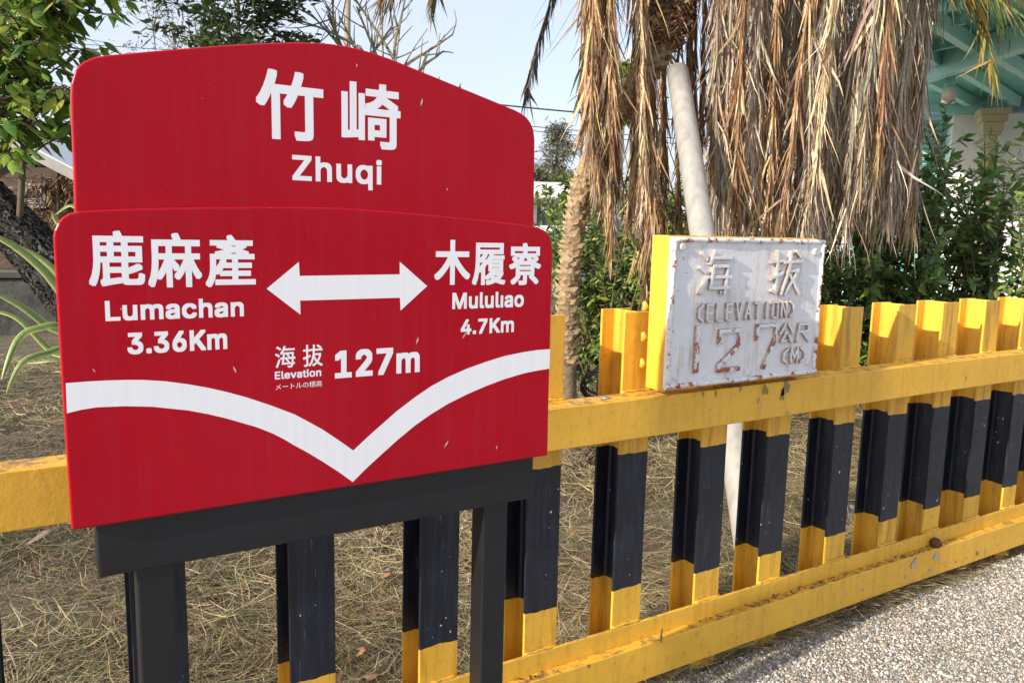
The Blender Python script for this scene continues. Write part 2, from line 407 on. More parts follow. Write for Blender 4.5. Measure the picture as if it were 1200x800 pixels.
# ------------------------------------------------------------------ glyph outlines (thousandths of an em)
GLYPHS = {
 'Z': '42,0 42,46 273,385 284,400 295,415 306,431 318,446 329,461 341,476 348,454 327,453 306,453 285,452 265,452 244,452 223,452 40,452 40,509 397,509 397,462 169,129 157,113 146,97 134,81 97,33 90,54 111,55 131,56 152,57 173,57 193,57 214,57 399,57 399,0',
 'h': '114,227 114,0 53,0 53,509 114,509 114,287 102,287 116,319 132,344 152,362 175,374 200,382 227,384 252,383 275,377 295,369 313,356 328,340 341,321 350,298 355,271 357,240 357,0 296,0 296,235 293,263 286,286 273,304 256,318 235,326 210,329 192,328 176,324 161,317 141,303 126,283 119,266 115,248',
 'u': '182,-5 158,-3 135,2 115,11 97,23 82,39 69,59 60,82 54,109 53,139 53,379 114,379 114,144 116,117 124,94 137,75 154,61 175,53 200,50 218,51 234,55 249,62 268,77 283,97 290,113 295,132 296,153 296,379 357,379 357,0 298,0 298,92 307,92 294,60 277,35 257,17 234,5 209,-3',
 'q': '372,-143 311,-143 311,59 306,59 298,46 287,31 272,17 252,4 236,-3 217,-7 195,-8 165,-6 137,3 111,16 89,34 70,57 55,84 43,116 36,151 34,189 36,227 43,261 55,293 70,320 89,342 112,361 137,374 165,382 196,384 218,383 237,379 253,373 272,360 287,346 298,331 307,319 313,319 313,379 372,379/205,47 226,49 246,55 263,65 278,78 290,95 299,115 306,138 310,162 312,189 310,216 306,241 300,263 290,282 278,299 263,312 246,322 227,328 205,330 182,328 162,322 145,311 130,298 118,281 108,261 102,239 98,215 96,189 98,163 102,139 109,117 118,97 130,80 145,66 162,55 182,49',
 'i': '53,0 53,379 114,379 114,0/84,443 67,446 54,455 44,468 41,483 44,499 54,512 67,521 84,524 100,521 114,512 123,499 126,483 123,468 114,455 100,446',
 'L': '60,0 60,509 125,509 125,57 361,57 361,0',
 'm': '53,0 53,379 112,379 112,295 108,295 114,314 122,331 132,346 151,363 172,376 195,384 219,386 245,383 268,375 287,361 303,342 314,320 321,295 312,295 318,312 326,329 337,343 350,356 364,366 381,375 398,381 417,385 437,386 458,385 478,380 497,372 514,361 529,346 541,328 550,307 555,283 557,255 557,0 496,0 496,254 493,279 485,298 473,313 456,323 438,329 419,330 395,328 374,320 358,307 345,290 338,270 335,247 335,0 274,0 274,260 272,280 265,297 253,311 238,322 220,328 199,330 178,328 158,320 140,307 126,289 119,274 115,257 114,238 114,0',
 'a': '160,-9 137,-7 115,-3 94,5 76,15 60,29 48,45 38,63 32,84 30,108 32,128 36,146 43,161 58,179 78,193 92,200 108,206 125,211 143,214 161,217 178,220 234,227 252,230 265,235 273,243 276,255 276,257 273,279 267,297 256,311 240,322 220,329 196,331 171,329 149,322 132,313 118,301 107,288 100,274 41,291 51,313 64,331 79,346 95,358 114,368 133,375 153,380 173,383 194,384 215,383 239,379 255,375 271,369 286,360 300,350 312,336 322,320 330,301 335,278 337,251 337,0 277,0 277,52 272,52 264,38 252,25 236,12 215,1 199,-4 181,-7/170,45 192,47 211,51 228,59 248,74 263,93 272,115 276,138 276,190 270,186 259,182 246,179 231,176 200,171 175,168 154,164 134,159 117,150 103,139 95,124 92,105 94,87 102,72 114,61 130,52 149,47',
 'c': '207,-8 174,-5 144,3 117,16 93,35 72,58 56,85 44,116 37,150 34,187 37,225 44,260 56,291 72,318 93,341 117,360 144,374 174,382 207,384 226,384 243,381 260,377 284,368 305,356 324,341 340,322 349,308 356,293 362,277 303,262 298,276 290,289 281,301 270,311 257,319 242,325 226,329 207,330 184,328 163,321 145,310 130,296 118,278 108,258 102,236 98,212 96,187 98,163 102,139 108,117 118,97 130,80 145,66 163,55 184,49 207,46 226,48 243,52 258,58 271,66 282,76 292,89 299,102 304,117 363,102 357,86 350,70 341,56 325,37 306,21 292,12 277,5 261,-1 244,-5 226,-7',
 'n': '114,227 114,0 53,0 53,379 112,379 112,287 102,287 116,319 132,344 152,362 175,374 200,382 227,384 252,383 275,377 295,369 313,356 328,340 341,321 350,298 355,271 357,240 357,0 296,0 296,235 293,263 286,286 273,304 256,318 235,326 210,329 192,328 176,324 161,317 141,303 126,283 119,266 115,248',
 '3': '218,-7 188,-5 159,1 133,10 108,22 88,38 70,57 57,79 48,104 44,132 109,132 115,107 126,87 144,71 165,59 182,54 200,51 219,50 239,51 258,55 275,61 291,69 304,80 315,93 323,108 328,125 329,145 328,163 323,180 316,196 306,211 292,223 275,234 254,241 229,246 201,248 157,248 157,299 288,448 288,452 70,452 70,509 372,509 372,461 211,278 211,289 247,290 279,286 308,276 333,262 354,244 371,222 383,198 391,173 393,145 390,116 383,90 370,66 354,45 333,27 309,12 281,2 251,-5',
 '.': '95,-4 78,-1 63,9 53,24 50,41 53,59 63,73 78,83 95,87 113,83 128,73 138,59 141,41 138,24 128,9 113,-1',
 '6': '226,-7 196,-4 168,3 142,15 119,31 100,51 84,74 73,101 66,130 64,162 65,187 71,212 80,239 93,268 112,302 137,340 252,509 322,509 151,261 145,261 154,275 165,288 179,299 196,307 214,312 235,314 265,312 291,305 316,295 337,280 355,262 370,240 380,215 387,187 389,157 387,127 379,98 368,73 352,50 333,30 310,14 284,3 257,-4/226,48 245,50 263,55 279,63 293,73 304,86 314,101 322,119 326,137 327,157 326,178 322,196 314,213 304,228 293,241 279,251 263,259 245,264 226,265 207,264 190,259 174,252 160,241 148,229 138,214 131,197 126,179 125,158 126,138 131,119 138,102 148,86 160,73 174,63 190,55 207,50',
 'K': '104,145 104,216 116,231 128,246 139,261 151,275 162,289 174,303 187,317 199,331 212,344 364,509 448,509 231,276 228,276/60,0 60,509 125,509 125,334 124,225 125,193 125,0/372,0 188,259 228,309 449,0',
 'M': '60,0 60,509 152,509 277,187 287,159 299,123 311,84 322,49 307,49 318,83 330,121 342,158 352,187 476,509 568,509 568,0 504,0 504,291 504,327 505,369 506,413 507,457 513,457 508,441 503,425 498,409 482,363 467,322 456,291 342,0 286,0 170,291 159,321 145,361 129,408 112,457 119,457 120,416 121,372 122,328 122,291 122,0',
 'l': '139,-2 112,0 91,8 74,20 62,37 55,59 53,84 53,509 114,509 114,99 115,77 120,62 130,54 146,52 160,53 170,54 181,3 162,-1 151,-2',
 'o': '207,-8 174,-5 144,3 117,16 93,35 72,58 56,85 44,116 37,150 34,187 37,225 44,260 56,291 72,318 93,341 117,360 144,374 174,382 207,384 241,382 271,374 299,360 323,341 343,318 359,291 371,260 379,225 381,187 379,150 371,116 359,85 343,58 323,35 299,16 271,3 241,-5/207,46 231,49 252,55 270,66 285,80 298,97 307,117 314,139 318,163 319,187 318,212 314,236 307,258 298,278 285,296 270,310 252,321 231,328 207,330 184,328 163,321 145,310 130,296 118,278 108,258 102,236 98,212 96,187 98,163 102,139 108,117 118,97 130,80 145,66 163,55 184,49',
 'ı': '53,0 53,379 114,379 114,0',
 '4': '40,105 40,158 247,509 311,509 109,166 109,163 413,163 413,105/282,0 282,121 282,146 282,318 343,318 343,0',
 '7': '97,0 323,448 323,452 62,452 62,509 391,509 391,449 165,0',
 'E': '60,0 60,509 372,509 372,452 125,452 125,286 355,286 355,229 125,229 125,57 375,57 375,0',
 'e': '212,-8 177,-5 145,3 117,16 92,35 72,58 56,85 44,116 37,150 34,187 36,224 44,258 55,290 71,317 91,340 115,359 142,373 172,382 205,384 226,383 246,380 266,374 285,366 303,355 319,341 334,324 347,305 357,282 365,256 370,227 371,194 371,169 75,169 75,221 338,221 310,202 308,226 304,248 298,269 288,286 277,301 263,314 246,323 227,328 205,330 183,328 164,323 146,313 131,301 119,286 109,270 102,251 97,231 96,211 96,178 98,151 102,127 110,106 121,88 135,73 151,61 169,53 190,48 212,46 234,48 254,53 271,61 285,73 297,88 306,105 365,91 358,72 348,55 335,39 320,26 302,14 283,4 261,-3 237,-7',
 'v': '163,0 17,379 84,379 165,155 173,132 180,110 187,87 193,64 199,42 206,21 184,21 191,42 197,64 203,87 209,110 216,132 224,155 305,379 371,379 226,0',
 't': '204,379 204,327 6,327 6,379/65,471 126,471 126,98 128,76 136,61 150,53 170,50 185,51 202,54 213,2 203,-1 192,-3 180,-4 168,-4 138,-1 113,7 92,21 77,41 68,64 65,93',
 '1': '76,0 76,55 391,55 391,0/276,509 276,0 212,0 212,448 209,448 86,358 86,427 198,509',
 '2': '64,0 64,47 234,229 252,248 268,266 282,282 294,298 303,312 311,327 318,348 320,371 317,397 308,419 293,436 273,449 258,455 241,458 224,460 205,458 188,454 172,447 153,433 139,413 132,398 128,381 127,362 66,362 68,391 75,418 86,442 102,464 121,482 143,496 168,507 196,513 225,516 254,513 281,507 306,497 328,482 346,465 361,445 372,423 379,398 381,372 380,354 377,336 371,318 363,299 351,280 336,259 317,235 294,209 267,180 153,60 153,57 389,57 389,0',
 '竹': '208,841 175,721 134,606 84,503 26,416 49,402 74,385 93,370 122,412 149,459 174,509 199,562 247,562 247,-80 322,-80 322,562 500,562 500,637 229,637 245,683 260,730 273,777 286,825/594,841 563,720 522,606 473,503 417,417 438,404 462,387 480,372 508,413 535,459 560,509 584,562 732,562 732,20 728,4 711,-1 681,-2 632,-1 572,1 583,-25 593,-53 599,-79 653,-79 699,-77 737,-72 765,-65 792,-48 805,-21 809,19 809,562 961,562 961,637 613,637 629,683 643,730 657,777 669,826',
 '崎': '477,332 477,39 539,39 539,96 731,96 731,332/539,276 669,276 669,152 539,152/657,839 656,808 653,778 650,751 440,751 440,689 638,689 613,632 572,588 512,553 427,527 441,511 454,491 464,473 539,496 598,525 643,561 676,604 732,572 788,539 838,507 878,480 926,532 879,562 822,595 761,629 701,661 708,689 931,689 931,751 719,751 722,779 724,808 726,839/410,470 410,407 827,407 827,7 822,-8 805,-13 777,-13 728,-12 668,-11 679,-33 689,-58 695,-80 750,-80 794,-78 830,-75 857,-68 881,-53 894,-29 898,6 898,407 962,407 962,470/63,675 63,51 328,76 328,33 385,33 385,676 328,676 328,143 254,136 254,831 191,831 191,130 119,123 119,675',
 '鹿': '357,522 357,398 195,398 196,459 196,522/357,584 196,584 196,688 357,688/427,522 601,522 601,398 427,398/427,584 427,688 601,688 601,584/672,522 845,522 845,398 672,398/468,827 478,804 488,780 498,755 124,755 124,459 122,340 110,211 83,83 33,-34 53,-45 76,-60 94,-75 137,18 166,122 184,230 193,336 917,336 917,584 672,584 672,688 943,688 943,755 582,755 570,785 556,816 541,846/252,-80 273,-73 318,-63 406,-49 556,-27 554,-9 554,12 554,33 345,6 345,154 548,154 548,216 345,216 345,309 274,309 274,43 266,12 246,-6 226,-16 236,-36 246,-59/595,310 595,34 604,-25 638,-55 706,-63 857,-63 901,-57 930,-34 947,10 955,80 933,87 910,96 892,107 887,39 874,8 850,1 714,1 684,3 671,13 668,34 668,127 735,146 802,168 865,193 922,219 865,270 826,248 777,227 724,206 668,187 668,310',
 '麻': '357,630 357,483 208,483 208,417 341,417 307,327 265,241 217,167 165,110 182,95 200,76 214,58 254,106 292,164 326,231 357,303 357,-78 425,-78 425,327 452,293 478,259 501,228 518,203 557,262 533,290 496,332 457,374 425,407 425,417 542,417 542,483 425,483 425,630/714,630 714,483 572,483 572,418 697,418 659,326 611,240 558,164 501,106 518,91 535,72 550,55 595,106 638,169 678,242 714,320 714,-78 783,-78 783,334 814,255 849,181 886,115 923,62 939,80 958,98 976,113 929,172 883,246 841,331 806,418 945,418 945,483 783,483 783,630/468,826 483,794 498,759 510,725 104,725 104,454 102,339 92,213 68,87 24,-28 45,-40 68,-58 86,-74 135,51 163,190 176,329 179,454 179,653 948,653 948,725 596,725 582,764 563,805 543,844',
 '產': '446,822 464,799 482,773 499,748 128,748 128,686 290,686 245,650 300,637 356,623 414,608 471,592 406,575 340,559 275,545 213,533 225,522 238,509 249,495 123,495 123,284 120,204 108,119 80,35 31,-41 51,-55 73,-73 89,-90 144,-4 177,93 192,192 196,283 196,432 945,432 945,495 800,495 840,532 798,547 751,562 700,579 646,595 688,611 728,627 765,644 800,662 761,686 914,686 914,748 575,748 553,781 527,816 499,849/773,495 292,495 357,510 424,527 492,546 559,566 619,547 675,529 727,511/312,686 730,686 694,669 654,652 611,635 564,619 500,637 436,655 373,671/331,415 306,356 274,300 237,249 197,206 212,186 227,162 238,143 264,170 289,200 313,233 335,268 543,268 543,178 308,178 308,118 543,118 543,15 214,15 214,-48 960,-48 960,15 617,15 617,118 866,118 866,178 617,178 617,268 888,268 888,329 617,329 617,414 543,414 543,329 367,329 378,351 387,374 396,396',
 '木': '460,839 460,594 67,594 67,519 425,519 347,390 251,271 142,168 28,90 48,71 68,48 84,27 189,103 289,201 381,314 460,438 460,-80 539,-80 539,439 619,317 711,204 810,106 913,29 930,52 950,75 970,94 857,172 749,274 651,393 572,519 935,519 935,594 539,594 539,839',
 '履': '556,308 818,308 818,259 556,259/556,394 818,394 818,347 556,347/361,581 332,545 297,510 257,479 216,452 232,437 249,419 263,404 306,436 348,475 388,518 421,562/204,740 817,740 817,654 204,654/129,800 129,504 126,373 114,231 83,90 29,-39 52,-50 77,-64 96,-77 153,60 186,213 200,366 204,505 204,594 891,594 891,800/803,127 771,97 734,70 691,47 647,69 608,95 576,123 580,127/379,439 341,386 296,336 246,291 193,253 206,233 220,210 230,192 250,206 269,222 289,239 289,-79 356,-79 356,306 382,337 407,368 429,401 443,380 453,362 466,374 480,387 493,401 493,218 590,218 550,176 502,136 449,101 393,70 409,57 428,42 442,28 473,47 505,68 536,90 564,65 594,42 628,20 579,4 529,-9 476,-19 423,-27 435,-44 446,-63 454,-80 517,-69 578,-54 638,-36 694,-13 747,-34 803,-51 861,-64 920,-75 931,-56 945,-37 959,-21 906,-14 855,-5 806,6 759,20 801,49 839,81 872,118 898,159 858,177 845,175 628,175 640,189 651,203 661,217 658,218 883,218 883,434 521,434 532,448 543,463 554,479 920,479 920,531 585,531 605,571 545,590 521,544 492,500 458,459 421,424',
 '寮': '305,266 692,266 692,199 305,199/305,381 692,381 692,316 305,316/265,125 227,85 182,47 130,13 77,-15 97,-31 118,-50 134,-67 188,-32 242,9 293,54 335,102/641,92 696,55 751,13 801,-28 839,-65 901,-27 861,10 810,51 754,90 699,126/429,824 440,803 451,781 462,759 76,759 76,591 147,591 147,697 848,697 848,591 921,591 921,759 550,759 537,788 521,818 504,846/827,545 796,514 760,481 723,449 681,479 644,512 612,548 817,548 817,609 512,609 523,630 533,653 542,676 469,692 458,663 445,635 431,609 184,609 184,548 388,548 355,512 318,478 277,448 243,479 203,511 162,540 114,502 151,474 187,443 218,414 174,393 127,374 78,357 27,343 45,326 64,305 77,286 118,299 159,314 198,331 235,348 235,146 462,146 462,0 459,-12 444,-16 418,-17 375,-16 320,-15 331,-36 341,-59 347,-80 397,-80 438,-79 471,-76 497,-70 522,-56 534,-35 537,-2 537,146 764,146 764,349 801,331 840,316 880,302 921,291 934,312 949,333 966,351 915,363 866,379 819,397 775,418 813,446 851,477 889,509/476,548 537,548 566,507 598,470 635,435 371,435 400,461 427,488 453,517',
 '海': '95,775 142,751 190,723 234,695 268,668 312,725 277,751 233,778 185,804 138,826/42,484 87,460 132,433 174,405 206,379 249,437 216,462 174,488 128,514 83,536/72,-22 137,-63 170,13 205,95 238,181 268,263 210,304 177,216 141,128 105,46/557,469 589,443 620,413 647,384 668,356 458,356 475,497 821,497 814,356 672,356 713,386 692,412 664,442 632,471 600,497/285,356 285,287 378,287 369,226 360,168 350,115 341,67 786,67 779,38 772,18 763,5 748,-7 726,-10 699,-10 657,-8 608,-4 618,-25 625,-48 629,-69 677,-71 721,-72 755,-70 782,-65 805,-54 826,-34 838,-12 849,21 859,67 935,67 935,132 868,132 871,165 874,202 877,243 880,287 963,287 963,356 884,356 892,526 893,548 893,562 412,562 407,514 401,463 394,410 387,356/448,287 810,287 807,241 804,200 801,164 797,132 426,132/532,257 565,227 599,194 628,161 651,132 696,164 673,193 643,224 610,256 575,284/442,841 410,754 371,671 324,595 273,532 295,519 319,504 338,490 366,526 394,567 421,611 446,658 938,658 938,727 479,727 492,758 504,790 515,822',
 '拔': '688,785 739,757 790,724 835,691 870,660 913,714 877,744 830,776 779,807 729,833/513,839 513,794 512,749 512,702 511,656 373,656 373,586 508,586 492,409 456,242 392,94 292,-25 312,-40 332,-57 348,-75 417,-2 470,84 511,179 541,282 566,233 593,187 623,143 655,102 613,64 569,31 521,4 471,-18 487,-36 502,-59 514,-79 566,-54 615,-24 662,11 705,50 753,10 804,-26 859,-56 918,-81 932,-60 950,-37 968,-18 908,4 853,33 801,66 753,105 800,175 839,256 871,347 894,449 849,463 836,461 570,461 574,502 578,544 580,586 958,586 958,656 583,656 584,702 585,749 586,794 586,839/811,393 791,326 766,264 736,207 702,156 659,209 622,267 590,328 564,393/191,841 191,644 45,644 45,574 191,574 191,349 147,336 106,324 68,313 34,304 58,227 191,272 191,9 186,-5 172,-10 150,-10 115,-10 72,-9 81,-32 90,-57 95,-78 154,-78 197,-73 229,-65 249,-50 260,-26 264,10 264,297 384,339 375,404 264,370 264,574 368,574 368,644 264,644 264,841',
 '公': '324,811 272,700 208,597 133,504 51,428 74,412 100,392 120,374 202,458 279,557 347,669 404,789/665,819 592,789 658,674 736,561 819,458 901,374 920,396 942,419 964,438 883,513 801,608 725,713/161,-14 200,-5 287,5 467,18 781,39 807,-1 829,-39 848,-73 922,-33 876,43 816,131 749,221 681,306 611,274 641,235 673,194 704,152 734,109 266,82 340,175 413,278 482,387 547,500 465,535 399,411 329,297 266,205 223,149 189,108 159,79 132,65 144,39 154,9',
 '尺': '178,792 178,509 174,377 155,236 112,96 33,-31 54,-45 77,-65 95,-84 167,25 214,147 242,275 255,399 514,399 573,236 656,101 766,-4 906,-78 920,-54 939,-30 958,-9 827,52 724,143 645,260 591,399 861,399 861,792/258,718 784,718 784,472 258,472 258,509',
 'メ': '281,611 229,548 303,500 378,447 449,394 511,346 432,257 341,174 236,99 114,32 183,-30 304,42 409,122 499,207 575,292 638,237 698,181 755,123 811,62 874,131 818,189 758,247 694,304 627,360 674,435 715,511 749,585 777,655 787,679 798,706 810,728 718,760 713,735 705,709 698,686 673,621 643,553 606,483 562,413 497,462 424,514 350,565',
 'ー': '102,433 102,335 140,338 187,339 241,340 790,340 833,339 870,337 897,335 897,433 870,431 834,429 789,428 241,428 187,429 139,431',
 'ト': '337,88 336,48 334,7 330,-30 427,-30 424,8 422,51 421,88 420,418 513,386 617,347 721,302 813,257 847,342 755,385 644,429 528,472 420,507 420,670 421,703 424,740 427,774 329,774 334,739 336,703 337,670',
 'ル': '524,21 577,-23 591,-13 611,0 701,51 793,116 879,192 952,277 905,345 840,265 765,195 687,139 613,99 613,676 614,710 616,736 617,750 525,750 527,736 529,710 530,676 530,77 529,57 527,38/66,26 141,-24 200,33 250,99 290,172 319,250 335,343 345,458 349,576 350,675 351,704 353,730 355,747 263,747 267,725 269,702 270,674 269,577 266,466 257,358 240,272 212,201 173,135 124,76',
 'の': '476,642 466,573 453,504 438,436 420,372 382,264 343,191 305,149 269,136 234,147 201,180 176,236 166,318 187,423 249,522 347,600/559,644 672,613 756,549 808,460 826,353 804,238 747,150 666,90 572,56 547,51 517,47 486,43 533,-31 692,12 809,92 883,206 908,350 881,493 804,610 684,689 525,718 354,685 215,596 122,466 88,311 103,200 144,116 201,63 266,44 333,64 394,122 450,220 499,355 518,426 535,499 548,572',
 '標': '439,364 439,306 909,306 909,364/773,111 812,72 850,30 885,-11 911,-46 967,-6 940,29 905,69 865,109 826,146/492,149 462,110 425,70 383,32 339,0 356,-14 372,-30 386,-45 432,-11 476,29 516,72 549,117/413,664 413,424 935,424 935,664 776,664 776,734 960,734 960,796 381,796 381,734 561,734 561,664/622,734 714,734 714,664 622,664/376,234 376,171 631,171 631,-5 628,-15 615,-19 595,-20 562,-19 517,-18 527,-39 535,-60 540,-81 596,-81 638,-78 669,-70 689,-56 698,-35 701,-6 701,171 960,171 960,234/476,605 566,605 566,482 476,482/621,605 714,605 714,482 621,482/770,605 869,605 869,482 770,482/192,840 192,623 52,623 52,553 184,553 157,448 120,345 77,250 31,175 44,155 58,132 69,110 103,166 135,233 165,308 192,388 192,-79 261,-79 261,395 284,356 307,317 326,281 340,251 381,307 359,342 325,393 289,446 261,484 261,553 374,553 374,623 261,623 261,840',
 '高': '286,559 719,559 719,468 286,468/211,614 211,413 797,413 797,614/441,826 470,736 59,736 59,670 937,670 937,736 553,736 541,771 527,808 513,843/96,357 96,-79 168,-79 168,294 830,294 830,-1 826,-13 813,-16 791,-16 754,-16 711,-15 720,-33 729,-53 735,-72 792,-72 837,-70 869,-63 890,-50 902,-31 905,0 905,357/281,235 281,-21 352,-21 352,29 706,29 706,235/352,179 638,179 638,85 352,85',
}
ADVANCE = {'Z': 438, 'h': 410, 'u': 410, 'q': 424, 'i': 167, 'L': 393, 'm': 610, 'a': 389, 'c': 396, 'n': 410, '3': 453, '.': 188, '6': 453, 'K': 467, 'M': 628, 'l': 189, 'o': 415, 'ı': 167, '4': 453, '7': 453, 'E': 419, 'e': 404, 'v': 389, 't': 227, '1': 453, '2': 453}


def glyph_groups(ch):
    """[(outer, [holes])] of a glyph, unit = em"""
    cs = [[tuple(float(n) / 1000 for n in p.split(',')) for p in c.split()] for c in GLYPHS[ch].split('/')]
    area = lambda c: sum(c[i][0] * c[(i + 1) % len(c)][1] - c[(i + 1) % len(c)][0] * c[i][1] for i in range(len(c))) / 2
    def inside(p, c):
        r = False
        for i in range(len(c)):
            (x0, y0), (x1, y1) = c[i], c[(i + 1) % len(c)]
            if (y0 > p[1]) != (y1 > p[1]) and p[0] < (x1 - x0) * (p[1] - y0) / (y1 - y0) + x0: r = not r
        return r
    big = max(cs, key=lambda c: abs(area(c))); sg = 1 if area(big) > 0 else -1
    outs = [c for c in cs if area(c) * sg > 0]; holes = [c for c in cs if area(c) * sg < 0]
    return [(big, [c for c in cs if c is not big])]
def line_of(s, gap=0.0):
    """glyph groups of a string laid side by side -> list of (outer, holes) and the bounding box"""
    x = 0.0; gs = []
    for ch in s:
        for o, hs in glyph_groups(ch):
            gs.append(([(a + x, b) for a, b in o], [[(a + x, b) for a, b in h] for h in hs]))
        x += (ADVANCE.get(ch, 700) / 1000) + gap
    P = [p for o, hs in gs for c in [o] + hs for p in c]
    return gs, (min(p[0] for p in P), max(p[0] for p in P), min(p[1] for p in P), max(p[1] for p in P))
def fill(loops):
    """triangles inside closed loops that may cross themselves (non-zero winding)"""
    vs = [Vector(p) for l in loops for p in l]; es = []; k = 0
    for l in loops: es += [(k + i, k + (i + 1) % len(l)) for i in range(len(l))]; k += len(l)
    ov, _, of = delaunay_2d_cdt(vs, es, [], 0, 1e-7)[:3]; keep = []
    for f in of:
        cx = sum(ov[i].x for i in f) / len(f); cy = sum(ov[i].y for i in f) / len(f); w = 0
        for l in loops:
            for i in range(len(l)):
                (x0, y0), (x1, y1) = l[i], l[(i + 1) % len(l)]
                if (y0 > cy) != (y1 > cy) and cx < (x1 - x0) * (cy - y0) / (y1 - y0) + x0: w += 1 if y1 > y0 else -1
        if w: keep.append(tuple(f))
    return [(p.x, p.y) for p in ov], keep
def lettering(s, box, y, mat, parent, name, bold=0.0, depth=0.0, gap=0.0, **kw):
    """writing set on the plane Y=y, filling box (x0, x1, z0, z1) in metres; bold thickens every stroke by that many metres"""
    gs, (a0, a1, b0, b1) = line_of(s, gap); x0, x1, z0, z1 = box
    x0 += bold; x1 -= bold; z0 += bold; z1 -= bold
    fx = lambda p: (x0 + (p[0] - a0) / (a1 - a0) * (x1 - x0), z0 + (p[1] - b0) / (b1 - b0) * (z1 - z0))
    mb = MB(); dirs = [(0, 0)] + ([(a * bold * .92, b * bold * .92) for a in (-1, 0, 1) for b in (-1, 0, 1) if a or b] if bold else [])
    lay = 0
    for o, hs in gs:
        loops = [[fx(p) for p in o]] + [[fx(p) for p in h] for h in hs]
        flat = [p for l in loops for p in l]
        fv, tris = fill(loops)
        for dx, dz in dirs:
            yy = y - 0.000007 * lay; lay += 1
            vs = [(p[0] + dx, yy, p[1] + dz) for p in fv]
            fs = []
            for tr in tris:
                (ax, az), (bx, bz), (cx, cz) = (fv[i] for i in tr)
                if abs((bx - ax) * (cz - az) - (cx - ax) * (bz - az)) < 1e-12: continue
                fs.append(tuple(tr) if (bx - ax) * (cz - az) - (cx - ax) * (bz - az) > 0 else tuple(tr)[::-1])
            if depth:
                k = len(vs); n = len(flat); vs = vs + [(p[0] + dx, yy, p[1] + dz) for p in flat] + [(p[0] + dx, y + depth, p[1] + dz) for p in flat]
                for l in loops:
                    m = len(l); fs += [(k + i, k + i + n, k + (i + 1) % m + n, k + (i + 1) % m) for i in range(m)]; k += m
            mb.add(vs, fs)
        lay = lay % 9 if len(gs) > 1 else lay
    return mb.build(name, mat, parent, origin=((x0 + x1) / 2, y, (z0 + z1) / 2), **kw)

# ------------------------------------------------------------------ ground
def sheet(name, xs, ys, zf, mat, **kw):
    V = []; F = []
    for y in ys:
        for x in xs: V.append((x, y, zf(x, y)))
    n = len(xs)
    for j in range(len(ys) - 1):
        for i in range(n - 1): F.append((j * n + i, j * n + i + 1, (j + 1) * n + i + 1, (j + 1) * n + i))
    me = bpy.data.meshes.new(name); me.from_pydata(V, [], F); me.materials.append(mat)
    for p in me.polygons: p.use_smooth = True
    return put(bpy.data.objects.new(name, me), **kw)
def bumpy(x, y):
    return -0.035 + .018 * math.sin(x * 2.1 + y) + .016 * math.sin(y * 2.7 - x * 1.3) + .01 * math.sin(x * 5.3 + y * 4.1)
gx = [-900, -200, -60, -20] + [-8 + .25 * i for i in range(97)] + [30, 80, 250, 900]
gy = [1.585 + .2 * i for i in range(46)] + [14, 20, 35, 80, 250, 900]
sheet("grass_ground", gx, gy, lambda x, y: bumpy(x, y) if -8 <= x <= 17 and y < 11 else -.04, M['soil'], kind='structure')
ed = np.cumsum(rng.normal(0, .006, 400)); ed = ed - np.convolve(ed, np.ones(25) / 25, 'same')
px_ = [-900, -100, -20] + [-6 + .05 * i for i in range(360)] + [15, 30, 150, 900]
edge_y = lambda x: 1.588 + (ed[int((x + 6) / .05) % 400] * .9 if -6 < x < 12 else 0) + .006 * math.sin(x * 9)
V = []; F = []
rows = [lambda x: -900, lambda x: -60, lambda x: -6, lambda x: 1.2, lambda x: edge_y(x) - .012, edge_y, edge_y]
for j, r in enumerate(rows):
    for x in px_: V.append((x, r(x), 0.0 if j < 5 else (-.006 if j == 5 else -.12)))
n = len(px_)
for j in range(len(rows) - 1):
    for i in range(n - 1): F.append((j * n + i, j * n + i + 1, (j + 1) * n + i + 1, (j + 1) * n + i))
me = bpy.data.meshes.new("pavement"); me.from_pydata(V, [], F); me.materials.append(M['paving'])
put(bpy.data.objects.new("pavement", me), kind='structure')

